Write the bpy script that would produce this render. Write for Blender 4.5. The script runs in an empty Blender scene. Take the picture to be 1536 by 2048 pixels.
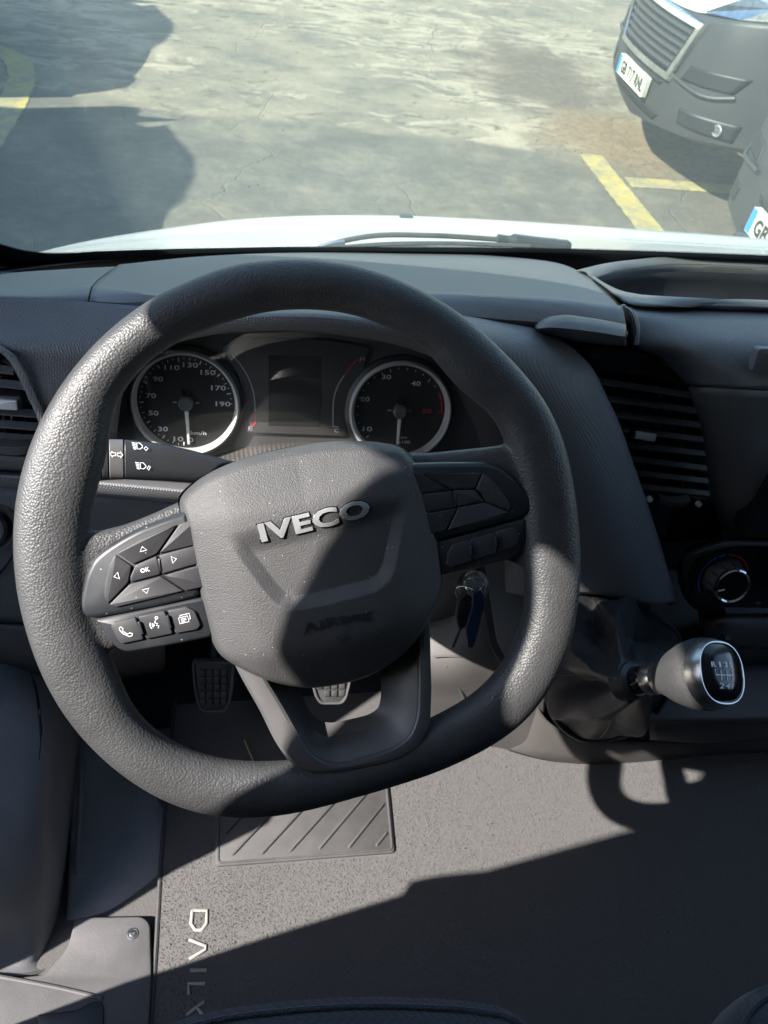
import bpy, math, random
import numpy as np
from math import sin, cos, tan, radians, degrees, pi, sqrt, atan2, hypot
from mathutils import Vector, Matrix
random.seed(7); RNG = np.random.default_rng(7)
SC = bpy.context.scene
COL = SC.collection

# ------------------------------------------------------------------ camera
FPX = 1540.0                                     # focal length in pixels of a 1536 x 2048 picture
CAM = np.array([0.0, 0.0, 1.1])                  # phone held at head height, 1.1 m above the cab floor
def basis(p, psi, rho):
    p, psi, rho = map(radians, (p, psi, rho))
    fh = np.array([sin(psi), cos(psi), 0.]); r = np.array([cos(psi), -sin(psi), 0.]); u = np.array([0., 0., 1.])
    f = cos(p)*fh - sin(p)*u; up = sin(p)*fh + cos(p)*u
    return cos(rho)*r + sin(rho)*up, -sin(rho)*r + cos(rho)*up, f
CR, CU, CF = basis(45, 11, 8.5)
cd = bpy.data.cameras.new('camera'); cam = bpy.data.objects.new('camera', cd); COL.objects.link(cam)
cd.sensor_fit = 'VERTICAL'; cd.sensor_height = 24.0; cd.lens = 24.0*FPX/2048
cd.clip_start = 0.02; cd.clip_end = 2000
cam.matrix_world = Matrix(((CR[0], CU[0], -CF[0], CAM[0]), (CR[1], CU[1], -CF[1], CAM[1]), (CR[2], CU[2], -CF[2], CAM[2]), (0, 0, 0, 1)))
cd.dof.use_dof = True; cd.dof.focus_distance = 0.62; cd.dof.aperture_fstop = 11.0
SC.camera = cam

# ------------------------------------------------------------------ sky, sun, exposure
SUN_AZ, SUN_EL = radians(-18), radians(42)       # from the left, a little behind
SUN = np.array([-cos(SUN_AZ)*cos(SUN_EL), sin(SUN_AZ)*cos(SUN_EL), sin(SUN_EL)])
world = bpy.data.worlds.new('World'); SC.world = world; world.use_nodes = True
wn = world.node_tree.nodes; wl = world.node_tree.links; wn.clear()
sky = wn.new('ShaderNodeTexSky'); sky.sky_type = 'NISHITA'; sky.sun_disc = False
sky.sun_elevation = SUN_EL; sky.sun_rotation = atan2(SUN[0], SUN[1]); sky.dust_density = 0.6; sky.air_density = 1.0
bg = wn.new('ShaderNodeBackground'); bg.inputs['Strength'].default_value = 0.145
wo = wn.new('ShaderNodeOutputWorld'); wl.new(sky.outputs[0], bg.inputs[0]); wl.new(bg.outputs[0], wo.inputs[0])
sd = bpy.data.lights.new('sun', 'SUN'); sd.energy = 4.6; sd.angle = radians(0.55); sd.color = (1.0, 0.95, 0.885)
sun = bpy.data.objects.new('sun', sd); COL.objects.link(sun)
sun.rotation_euler = Vector(SUN).to_track_quat('Z', 'Y').to_euler(); sun.location = (-6, -2, 8)
vs = SC.view_settings; vs.view_transform = 'Standard'; vs.look = 'None'; vs.gamma = 1.0; vs.use_curve_mapping = False
vs.exposure = 1.75
SC.cycles.use_denoising = True; SC.cycles.max_bounces = 10; SC.cycles.transparent_max_bounces = 16
SC.cycles.diffuse_bounces = 5; SC.cycles.glossy_bounces = 4; SC.cycles.caustics_reflective = False; SC.cycles.caustics_refractive = False
SC.cycles.sample_clamp_indirect = 6.0

# ------------------------------------------------------------------ geometry helpers
def V(*a): return np.array(a, float)
def unit(a): a = np.asarray(a, float); return a/np.linalg.norm(a)
def ray(px, py): return (px-768)/FPX*CR - (py-1024)/FPX*CU + CF
def on(px, py, P, n): d = ray(px, py); return CAM + ((np.asarray(P)-CAM)@n)/(d@n)*d
def Yp(px, py, y): return on(px, py, (0, y, 0), V(0, 1, 0))
def Zp(px, py, z): return on(px, py, (0, 0, z), V(0, 0, 1))
def Xp(px, py, x): return on(px, py, (x, 0, 0), V(1, 0, 0))
def Yl(*t): return [Yp(*q) for q in t]

class Fr:                                         # a local frame: origin + right, up, out
    def __init__(s, o, ex, ey): s.o = np.asarray(o, float); s.x = unit(ex); s.y = unit(ey); s.z = np.cross(s.x, s.y)
    def p(s, u, v, h=0.): return s.o + u*s.x + v*s.y + h*s.z
    def px(s, px, py, h=0.):
        q = on(px, py, s.o + h*s.z, s.z) - s.o; return (q@s.x, q@s.y)
    def pl(s, pts, h=0.): return [s.px(a, b, h) for a, b in pts]

def crv(P, n, closed=False):                      # smooth curve through P, n points
    P = np.asarray(P, float)
    if len(P) == 2 and not closed: return np.array([P[0] + (P[1]-P[0])*t for t in np.linspace(0, 1, n)])
    if closed: Q = np.vstack([P[-1], P, P[0], P[1]])
    else: Q = np.vstack([2*P[0]-P[1], P, 2*P[-1]-P[-2]])
    m = len(P) if closed else len(P)-1
    L = np.array([max(1e-9, np.linalg.norm(Q[i+2]-Q[i+1])) for i in range(m)]); S = np.concatenate([[0], np.cumsum(L)])
    ts = np.linspace(0, S[-1], n, endpoint=not closed); out = []
    for t in ts:
        i = min(m-1, int(np.searchsorted(S, t, 'right')-1)); u = (t-S[i])/L[i]
        p0, p1, p2, p3 = Q[i], Q[i+1], Q[i+2], Q[i+3]
        d0 = max(1e-9, np.linalg.norm(p1-p0)); d1 = L[i]; d2 = max(1e-9, np.linalg.norm(p3-p2))
        m1 = ((p1-p0)/d0*d1 + (p2-p1)/d1*d0)/(d0+d1)*d1; m2 = ((p2-p1)/d1*d2 + (p3-p2)/d2*d1)/(d1+d2)*d1
        out.append((2*u**3-3*u**2+1)*p1 + (u**3-2*u**2+u)*m1 + (-2*u**3+3*u**2)*p2 + (u**3-u**2)*m2)
    return np.array(out)
def lin(P, n):
    P = np.asarray(P, float); L = np.linalg.norm(np.diff(P, axis=0), axis=1); S = np.concatenate([[0], np.cumsum(L)])
    t = np.linspace(0, S[-1], n); return np.stack([np.interp(t, S, P[:, k]) for k in range(P.shape[1])], 1)
def fillet(poly, r, k=4):                         # round the corners of a 2D polygon
    out = []; n = len(poly); P = [np.asarray(q, float) for q in poly]
    for i in range(n):
        a, b, c = P[i-1], P[i], P[(i+1) % n]; rr = r[i] if hasattr(r, '__len__') else r
        la, lc = np.linalg.norm(a-b), np.linalg.norm(c-b); d = min(rr, la*.45, lc*.45)
        if d < 1e-6: out.append(b); continue
        s, e = b+(a-b)/la*d, b+(c-b)/lc*d
        for j in range(k+1):
            t = j/k; out.append((1-t)**2*s + 2*t*(1-t)*b + t*t*e)
    return out
def inset(poly, d):                               # shrink a 2D polygon
    P = np.asarray(poly, float); n = len(P); A = 0.5*sum(P[i-1][0]*P[i][1]-P[i][0]*P[i-1][1] for i in range(n)); sg = 1 if A > 0 else -1
    out = []
    for i in range(n):
        e1 = P[i]-P[i-1]; e2 = P[(i+1) % n]-P[i]
        n1 = np.array([-e1[1], e1[0]])/(np.linalg.norm(e1)+1e-12)*sg; n2 = np.array([-e2[1], e2[0]])/(np.linalg.norm(e2)+1e-12)*sg
        b = n1+n2; L = b@b
        out.append(P[i] + (b*(2*d/L) if L > .3 else (n1*d)))
    return out

ORG = {}                                          # world position of each root
class MB:
    def __init__(s): s.v = []; s.f = []
    def add(s, vs, fs):
        k = len(s.v); s.v += [tuple(map(float, q)) for q in vs]; s.f += [tuple(i+k for i in f) for f in fs]; return s
    def grid(s, G, cu=False, cv=False, face=None):        # G: rows x cols x 3 ; flip to face a point
        G = np.asarray(G, float); a, b = G.shape[:2]; fs = []
        for i in range(a if cv else a-1):
            for j in range(b if cu else b-1):
                fs.append((i*b+j, i*b+(j+1) % b, ((i+1) % a)*b+(j+1) % b, ((i+1) % a)*b+j))
        if face is not None:
            N = np.zeros(3); F = np.asarray(face, float)
            pts = G.reshape(-1, 3); sc = 0
            for f in fs:
                p = pts[list(f)]; nn = np.cross(p[2]-p[0], p[3]-p[1]); sc += nn@(F-p.mean(0))
            if sc < 0: fs = [f[::-1] for f in fs]
        return s.add(G.reshape(-1, 3), fs)
    def prism(s, fr, poly, h0, h1, top=0.0):              # extruded outline; top = inset of the upper edge (soft edge)
        n = len(poly); A = 0.5*sum(poly[i-1][0]*poly[i][1]-poly[i][0]*poly[i-1][1] for i in range(n))
        if A < 0: poly = poly[::-1]
        rings = [([fr.p(u, v, h0) for u, v in poly])]
        if top > 0:
            rings.append([fr.p(u, v, h1-top) for u, v in poly])
            q = inset(poly, top*.35); rings.append([fr.p(u, v, h1-top*.3) for u, v in q])
            q = inset(poly, top); rings.append([fr.p(u, v, h1) for u, v in q])
        else: rings.append([fr.p(u, v, h1) for u, v in poly])
        m = len(rings); vs = [p for r in rings for p in r]; fs = [tuple(range(n))[::-1], tuple(range((m-1)*n, m*n))]
        for k in range(m-1):
            for i in range(n): fs.append((k*n+i, k*n+(i+1) % n, (k+1)*n+(i+1) % n, (k+1)*n+i))
        return s.add(vs, fs)
    def tube(s, path, r, k=10, closed=False, caps=True, flat=1.0, up=None):
        P = np.asarray(path, float); n = len(P); R = r if hasattr(r, '__len__') else [r]*n; rows = []
        pn = None
        for i in range(n):
            if closed: t = P[(i+1) % n]-P[i-1]
            else: t = P[min(i+1, n-1)]-P[max(i-1, 0)]
            t = unit(t)
            if up is not None: a = unit(np.cross(t, up)); b = np.cross(a, t)
            else:
                if pn is None: ref = V(0, 0, 1) if abs(t[2]) < .9 else V(1, 0, 0); a = unit(np.cross(t, ref))
                else: a = unit(pn - (pn@t)*t)
                pn = a; b = np.cross(t, a)
            rows.append([P[i] + R[i]*(cos(2*pi*j/k)*a + flat*sin(2*pi*j/k)*b) for j in range(k)])
        b0 = len(s.v); s.grid(rows, cu=True, cv=closed)
        if caps and not closed:
            s.f.append(tuple(b0+j for j in range(k))[::-1]); s.f.append(tuple(b0+(n-1)*k+j for j in range(k)))
        return s
    def lathe(s, o, ax, prof, k=32, caps=True):           # prof: list of (radius, height along ax)
        ax = unit(ax); ref = V(0, 0, 1) if abs(ax[2]) < .9 else V(1, 0, 0); a = unit(np.cross(ref, ax)); b = np.cross(ax, a); o = np.asarray(o, float)
        b0 = len(s.v); s.grid([[o + h*ax + r*(cos(2*pi*j/k)*a + sin(2*pi*j/k)*b) for j in range(k)] for r, h in prof], cu=True)
        if caps:
            s.f.append(tuple(b0+j for j in range(k))[::-1]); m = len(prof)-1; s.f.append(tuple(b0+m*k+j for j in range(k)))
        return s
    def box(s, lo, hi):
        x0, y0, z0 = lo; x1, y1, z1 = hi
        return s.add([(x0,y0,z0),(x1,y0,z0),(x1,y1,z0),(x0,y1,z0),(x0,y0,z1),(x1,y0,z1),(x1,y1,z1),(x0,y1,z1)],
                     [(0,3,2,1),(4,5,6,7),(0,1,5,4),(1,2,6,5),(2,3,7,6),(3,0,4,7)])
    def obox(s, c, ex, ey, ez):                            # oriented box from half-extent vectors
        c, ex, ey, ez = (np.asarray(q, float) for q in (c, ex, ey, ez))
        return s.add([c+a*ex+b*ey+d*ez for d in (-1, 1) for a, b in ((-1,-1),(1,-1),(1,1),(-1,1))],
                     [(0,3,2,1),(4,5,6,7),(0,1,5,4),(1,2,6,5),(2,3,7,6),(3,0,4,7)])
    def ribbon(s, fr, pts, w, h, closed=False):            # flat printed line on a frame
        P = [np.asarray(q, float) for q in pts]; n = len(P); L = []; R = []
        for i in range(n):
            if closed: t = P[(i+1) % n]-P[i-1]
            else: t = P[min(i+1, n-1)]-P[max(i-1, 0)]
            t = t/(np.linalg.norm(t)+1e-12); nn = np.array([-t[1], t[0]])*w/2
            L.append(P[i]+nn); R.append(P[i]-nn)
        hf = h if callable(h) else (lambda u, v: h)
        return s.grid([[fr.p(*q, hf(*q)) for q in R], [fr.p(*q, hf(*q)) for q in L]], cu=closed, face=fr.p(0, 0, 5))
    def build(s, name, mat, parent=None, smooth=35, bevel=0, solid=0, sub=0, seg=2):
        o0 = V(0, 0, 0)
        if parent is not None: o0 = ORG[parent.name]
        me = bpy.data.meshes.new(name); me.from_pydata([(a-o0[0], b-o0[1], c-o0[2]) for a, b, c in s.v], [], s.f); me.update()
        if smooth: me.shade_smooth(); me.set_sharp_from_angle(angle=radians(smooth))
        me.materials.append(MAT[mat])
        o = bpy.data.objects.new(name, me); COL.objects.link(o); ORG[o.name] = o0
        if parent is not None: o.parent = parent
        if solid: m = o.modifiers.new('Solidify', 'SOLIDIFY'); m.thickness = solid; m.offset = -1
        if bevel: m = o.modifiers.new('Bevel', 'BEVEL'); m.width = bevel; m.segments = seg; m.limit_method = 'ANGLE'; m.angle_limit = radians(35); m.harden_normals = False
        if sub: m = o.modifiers.new('Sub', 'SUBSURF'); m.levels = sub; m.render_levels = sub
        return o
def root(name, loc, label, cat, group=None):
    o = bpy.data.objects.new(name, None); o.empty_display_size = 0.05; COL.objects.link(o); o.location = tuple(map(float, loc)); ORG[o.name] = np.asarray(loc, float)
    return tag(o, label, cat, group)
def tag(o, label, cat=None, group=None):
    o['label'] = label
    if cat: o['category'] = cat
    if group: o['group'] = group
    return o
def kind(o, k): o['kind'] = k; return o
def loft(rows, nu=40, nv=5, lin_v=False, face=CAM):       # smooth sheet through control rows
    R = [crv(r, nu) for r in rows]; R = np.array(R); out = []
    n = (len(rows)-1)*nv+1
    for j in range(nu):
        out.append(lin(R[:, j], n) if lin_v else crv(R[:, j], n))
    G = np.array(out).transpose(1, 0, 2); return MB().grid(G, face=face)
def sheet(name, rows, mat, parent, nu=40, nv=5, solid=.003, lin_v=False, smooth=40, **k):
    return loft(rows, nu, nv, lin_v).build(name, mat, parent, smooth=smooth, solid=solid, **k)

# text as mesh, cached before anything heavy exists
_T = {}
def glyphs(s, bold=0.0):
    if (s, bold) not in _T:
        cu = bpy.data.curves.new('t', 'FONT'); cu.body = s; cu.size = 1.0; cu.resolution_u = 3; cu.offset = bold; cu.align_x = 'CENTER'; cu.align_y = 'CENTER'; cu.space_character = 1.0+bold*1.5
        o = bpy.data.objects.new('t', cu); COL.objects.link(o); dg = bpy.context.evaluated_depsgraph_get()
        me = bpy.data.meshes.new_from_object(o.evaluated_get(dg))
        vs = np.array([tuple(v.co) for v in me.vertices]); fs = [tuple(p.vertices) for p in me.polygons]
        lo, hi = vs.min(0), vs.max(0); vs = vs - (lo+hi)/2
        _T[(s, bold)] = (vs, fs, (hi-lo)[0], (hi-lo)[1])
        bpy.data.objects.remove(o); bpy.data.curves.remove(cu); bpy.data.meshes.remove(me)
    return _T[(s, bold)]
def text(mb, fr, s, u, v, height, ang=0.0, width=None, h=0.0, bold=0.0, thick=0.0, top=0.0):
    vs, fs, w0, h0 = glyphs(s, bold); ky = height/h0; kx = width/w0 if width else ky
    hf = h if callable(h) else (lambda a, b: h); ca, sa = cos(ang), sin(ang); P = []
    for x, y, _ in vs:
        a, b = x*kx, y*ky; P.append((u + a*ca - b*sa, v + a*sa + b*ca))
    if thick <= 0: mb.add([fr.p(a, b, hf(a, b)) for a, b in P], fs); return mb
    n = len(P); ed = {}
    for f in fs:
        for i in range(len(f)): ed[(f[i], f[(i+1) % len(f)])] = 1
    side = [(a, b, b+n, a+n) for a, b in ed if (b, a) not in ed]
    mb.add([fr.p(a, b, hf(a, b)-.002) for a, b in P] + [fr.p(a, b, hf(a, b)+thick) for a, b in P], [tuple(i+n for i in f) for f in fs] + side)
    return mb
for _s, _b in [('IVECO', .035), ('AIRbag', 0.012), ('DAILY', 0.0), ('OK', .03)]: glyphs(_s, _b)

# ------------------------------------------------------------------ materials
MAT = {}
def mat(name, col, rough=.5, metal=0., spec=.5, bump=None, var=None, coat=0., sheen=0., specks=None):
    m = bpy.data.materials.new(name); m.use_nodes = True; nt = m.node_tree; b = nt.nodes['Principled BSDF']; L = nt.links
    b.inputs['Base Color'].default_value = (*col, 1); b.inputs['Roughness'].default_value = rough; b.inputs['Metallic'].default_value = metal
    b.inputs['Specular IOR Level'].default_value = spec; b.inputs['Coat Weight'].default_value = coat; b.inputs['Sheen Weight'].default_value = sheen
    tc = nt.nodes.new('ShaderNodeTexCoord'); co = tc.outputs['Object']
    if var:                                        # (scale, amount, detail) soft mottling of the colour and gloss, dust
        sc_, am, de = var; nz = nt.nodes.new('ShaderNodeTexNoise'); nz.inputs['Scale'].default_value = sc_; nz.inputs['Detail'].default_value = de; nz.inputs['Roughness'].default_value = .65; L.new(co, nz.inputs['Vector'])
        rp = nt.nodes.new('ShaderNodeValToRGB'); e = rp.color_ramp.elements; e[0].position = .3; e[1].position = .72
        e[0].color = (*[c*(1-am) for c in col], 1); e[1].color = (*[min(1, c*(1+am)) for c in col], 1)
        L.new(nz.outputs['Fac'], rp.inputs['Fac']); L.new(rp.outputs['Color'], b.inputs['Base Color'])
        mr = nt.nodes.new('ShaderNodeMapRange'); mr.inputs['To Min'].default_value = max(0, rough-.07); mr.inputs['To Max'].default_value = min(1, rough+.1); L.new(nz.outputs['Fac'], mr.inputs['Value']); L.new(mr.outputs[0], b.inputs['Roughness'])
    if specks:                                     # (cells per metre, radius 0..1, share) pale dust specks
        sc_, rad, share = specks; vo = nt.nodes.new('ShaderNodeTexVoronoi'); vo.inputs['Scale'].default_value = sc_; L.new(co, vo.inputs['Vector'])
        a = nt.nodes.new('ShaderNodeMath'); a.operation = 'LESS_THAN'; a.inputs[1].default_value = rad; L.new(vo.outputs['Distance'], a.inputs[0])
        sx = nt.nodes.new('ShaderNodeSeparateColor'); L.new(vo.outputs['Color'], sx.inputs[0]); c2 = nt.nodes.new('ShaderNodeMath'); c2.operation = 'LESS_THAN'; c2.inputs[1].default_value = share; L.new(sx.outputs[0], c2.inputs[0])
        mu = nt.nodes.new('ShaderNodeMath'); mu.operation = 'MULTIPLY'; L.new(a.outputs[0], mu.inputs[0]); L.new(c2.outputs[0], mu.inputs[1])
        mu2 = nt.nodes.new('ShaderNodeMath'); mu2.operation = 'MULTIPLY'; mu2.inputs[1].default_value = .45; L.new(mu.outputs[0], mu2.inputs[0])
        mx = nt.nodes.new('ShaderNodeMix'); mx.data_type = 'RGBA'; L.new(mu2.outputs[0], mx.inputs[0]); mx.inputs[7].default_value = (.62, .60, .55, 1)
        lk = b.inputs['Base Color'].links
        if lk: L.new(lk[0].from_socket, mx.inputs[6])
        else: mx.inputs[6].default_value = (*col, 1)
        L.new(mx.outputs[2], b.inputs['Base Color'])
    prev = None
    for bp in (bump or []):                        # ('voronoi'|'noise'|'knit', scale, distance)
        ty, sc_, dist = bp
        if ty == 'noise':
            t = nt.nodes.new('ShaderNodeTexNoise'); t.inputs['Scale'].default_value = sc_; t.inputs['Detail'].default_value = 4; out = t.outputs['Fac']; L.new(co, t.inputs['Vector'])
        else:
            t = nt.nodes.new('ShaderNodeTexVoronoi'); t.inputs['Scale'].default_value = sc_
            vec = co
            if ty == 'voronoi':
                t.feature = 'F1'
                wob = nt.nodes.new('ShaderNodeTexNoise'); wob.inputs['Scale'].default_value = sc_*.35; L.new(co, wob.inputs['Vector'])
                mx = nt.nodes.new('ShaderNodeMix'); mx.data_type = 'VECTOR'; mx.inputs['Factor'].default_value = .0012; L.new(co, mx.inputs[4]); L.new(wob.outputs['Color'], mx.inputs[5]); vec = mx.outputs[1]
            else:
                t.inputs['Randomness'].default_value = 0.0
                mp = nt.nodes.new('ShaderNodeMapping'); mp.inputs['Rotation'].default_value = (radians(35), radians(12), radians(45)); L.new(co, mp.inputs['Vector']); vec = mp.outputs[0]
            L.new(vec, t.inputs['Vector']); inv = nt.nodes.new('ShaderNodeMath'); inv.operation = 'SUBTRACT'; inv.inputs[0].default_value = 1; L.new(t.outputs['Distance'], inv.inputs[1]); out = inv.outputs[0]
        bm = nt.nodes.new('ShaderNodeBump'); bm.inputs['Strength'].default_value = 1.0; bm.inputs['Distance'].default_value = dist; L.new(out, bm.inputs['Height'])
        if prev: L.new(prev, bm.inputs['Normal'])
        prev = bm.outputs['Normal']
    if prev: L.new(prev, b.inputs['Normal'])
    MAT[name] = m; return m
def thin_glass(name, tint, rough=0.0, dust=0.0, refl=1.0):     # one thin pane: mirror by angle, clear otherwise, a film of dust
    m = bpy.data.materials.new(name); m.use_nodes = True; nt = m.node_tree; L = nt.links; nt.nodes.clear()
    o = nt.nodes.new('ShaderNodeOutputMaterial'); tr = nt.nodes.new('ShaderNodeBsdfTransparent'); tr.inputs[0].default_value = (*tint, 1)
    gl = nt.nodes.new('ShaderNodeBsdfGlossy'); gl.inputs['Roughness'].default_value = rough; lw = nt.nodes.new('ShaderNodeLayerWeight'); pw = nt.nodes.new('ShaderNodeMath'); pw.operation = 'POWER'; pw.inputs[1].default_value = 5; L.new(lw.outputs['Facing'], pw.inputs[0])
    k = nt.nodes.new('ShaderNodeMath'); k.operation = 'MULTIPLY_ADD'; k.inputs[1].default_value = .96*refl; k.inputs[2].default_value = .04*refl; L.new(pw.outputs[0], k.inputs[0])
    mx = nt.nodes.new('ShaderNodeMixShader'); L.new(k.outputs[0], mx.inputs[0]); L.new(tr.outputs[0], mx.inputs[1]); L.new(gl.outputs[0], mx.inputs[2]); out = mx.outputs[0]
    if dust:
        d1 = nt.nodes.new('ShaderNodeBsdfTranslucent'); d1.inputs[0].default_value = (.85, .9, .78, 1); d2 = nt.nodes.new('ShaderNodeBsdfDiffuse'); d2.inputs[0].default_value = (.6, .6, .55, 1)
        md = nt.nodes.new('ShaderNodeMixShader'); md.inputs[0].default_value = .3; L.new(d1.outputs[0], md.inputs[1]); L.new(d2.outputs[0], md.inputs[2])
        tc = nt.nodes.new('ShaderNodeTexCoord'); nz = nt.nodes.new('ShaderNodeTexNoise'); nz.inputs['Scale'].default_value = 3; nz.inputs['Detail'].default_value = 6; L.new(tc.outputs['Object'], nz.inputs['Vector'])
        mr = nt.nodes.new('ShaderNodeMapRange'); mr.inputs['From Min'].default_value = .3; mr.inputs['From Max'].default_value = .7; mr.inputs['To Min'].default_value = dust*.75; mr.inputs['To Max'].default_value = dust*1.25; L.new(nz.outputs['Fac'], mr.inputs['Value'])
        m2 = nt.nodes.new('ShaderNodeMixShader'); L.new(mr.outputs[0], m2.inputs[0]); L.new(out, m2.inputs[1]); L.new(md.outputs[0], m2.inputs[2]); out = m2.outputs[0]
    L.new(out, o.inputs[0]); MAT[name] = m
thin_glass('windscreen_glass', (.875, .925, .885), dust=.075, refl=.6)
thin_glass('cluster_lens', (.93, .93, .93), rough=.02, refl=.9, dust=.02)
mat('leather', (.046, .046, .048), .46, bump=[('voronoi', 620, .00034)], var=(40, .15, 4), spec=.55)
mat('airbag_plastic', (.058, .057, .059), .5, bump=[('noise', 1100, .0006)], var=(14, .2, 7), specks=(330, .13, .07))
mat('button_plastic', (.040, .040, .044), .45, var=(30, .25, 6), bump=[('noise', 1500, .00008)], specks=(300, .14, .08))
mat('bezel_plastic', (.026, .028, .033), .36, var=(25, .3, 6), specks=(300, .16, .08))
mat('spoke_plastic', (.085, .082, .083), .42, var=(30, .12, 4), bump=[('noise', 1500, .0001)])
mat('dash_pad', (.150, .155, .158), .5, bump=[('noise', 900, .0005)], var=(9, .12, 6))
mat('dash_knit', (.13, .131, .140), .48, bump=[('knit', 520, .0009)], var=(7, .1, 5))
mat('dash_plastic', (.105, .106, .109), .46, bump=[('noise', 800, .0006)], var=(8, .15, 5))
mat('dark_plastic', (.024, .026, .030), .40, var=(14, .2, 4), bump=[('noise', 900, .0002)])
mat('gloss_black', (.008, .009, .011), .16, var=(14, .2, 4))
mat('grey_plastic', (.078, .073, .071), .52, bump=[('noise', 800, .0004)], var=(8, .14, 6))
mat('sill_plastic', (.098, .095, .099), .6, bump=[('noise', 900, .0004)], var=(16, .2, 8))
mat('kick_plastic', (.185, .187, .202), .5, bump=[('noise', 700, .0005)], var=(7, .18, 6))
mat('vinyl', (.245, .242, .26), .45, bump=[('voronoi', 420, .0008), ('noise', 60, .002)], var=(12, .2, 5))
mat('boot_leather', (.024, .024, .027), .42, bump=[('voronoi', 700, .0003), ('noise', 45, .002)], var=(20, .2, 4))
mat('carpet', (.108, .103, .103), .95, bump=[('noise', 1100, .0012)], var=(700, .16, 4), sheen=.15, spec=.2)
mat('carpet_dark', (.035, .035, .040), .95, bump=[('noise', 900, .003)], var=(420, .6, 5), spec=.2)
mat('carpet_pile', (.122, .117, .117), .9, spec=.2, var=(300, .15, 3))
mat('rubber_pad', (.072, .069, .070), .55, bump=[('knit', 900, .0005)], var=(35, .2, 7))
mat('rubber_black', (.045, .045, .046), .6, var=(40, .3, 5))
mat('seat_fabric', (.022, .027, .040), .85, bump=[('knit', 520, .0012)], sheen=.2, var=(60, .2, 3))
mat('chrome', (.82, .83, .84), .08, metal=1)
mat('satin_metal', (.55, .54, .53), .3, metal=1)
mat('ring_silver', (.66, .66, .65), .38, metal=.15)
mat('badge_silver', (.93, .94, .95), .12, metal=.72)
mat('steel', (.45, .44, .42), .28, metal=1, var=(60, .2, 3))
mat('print_white', (.80, .82, .83), .55)
mat('print_grey', (.42, .45, .47), .5)
mat('print_blue', (.03, .16, .62), .5)
mat('print_red', (.62, .03, .05), .5)
mat('needle_white', (.85, .84, .82), .45)
mat('dial_black', (.018, .018, .020), .35, var=(30, .2, 3))
mat('cluster_satin', (.075, .072, .072), .34, var=(12, .15, 4))
mat('cluster_ribbed', (.085, .078, .074), .45)
mat('lcd', (.010, .011, .012), .55)
mat('white_paint', (.62, .645, .64), .22, coat=.6, var=(3, .03, 4))
mat('van_bumper', (.030, .032, .034), .5, bump=[('noise', 500, .0004)], var=(5, .15, 5))
mat('van_dark', (.010, .011, .013), .5)
mat('trim_silver', (.72, .73, .74), .22, metal=.6)
mat('van_slat', (.034, .035, .037), .4)
mat('lamp_chrome', (.7, .74, .78), .15, metal=1, var=(25, .25, 3))
mat('plate_white', (.62, .63, .50), .5, var=(8, .06, 3))
mat('plate_blue', (.03, .22, .62), .5)
mat('plate_ink', (.02, .02, .02), .6)
mat('tyre', (.020, .020, .021), .8, bump=[('noise', 60, .004)])
mat('key_blue', (.012, .030, .075), .4)
mat('partition', (.05, .05, .052), .8)
mat('door_trim', (.05, .05, .055), .7)
mat('headliner', (.58, .57, .55), .9)
mat('ceramic_black', (.010, .013, .017), .5)
mat('straw', (.55, .40, .18), .7)
mat('stitch', (.36, .355, .32), .8, bump=[('noise', 1200, .001)])

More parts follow.
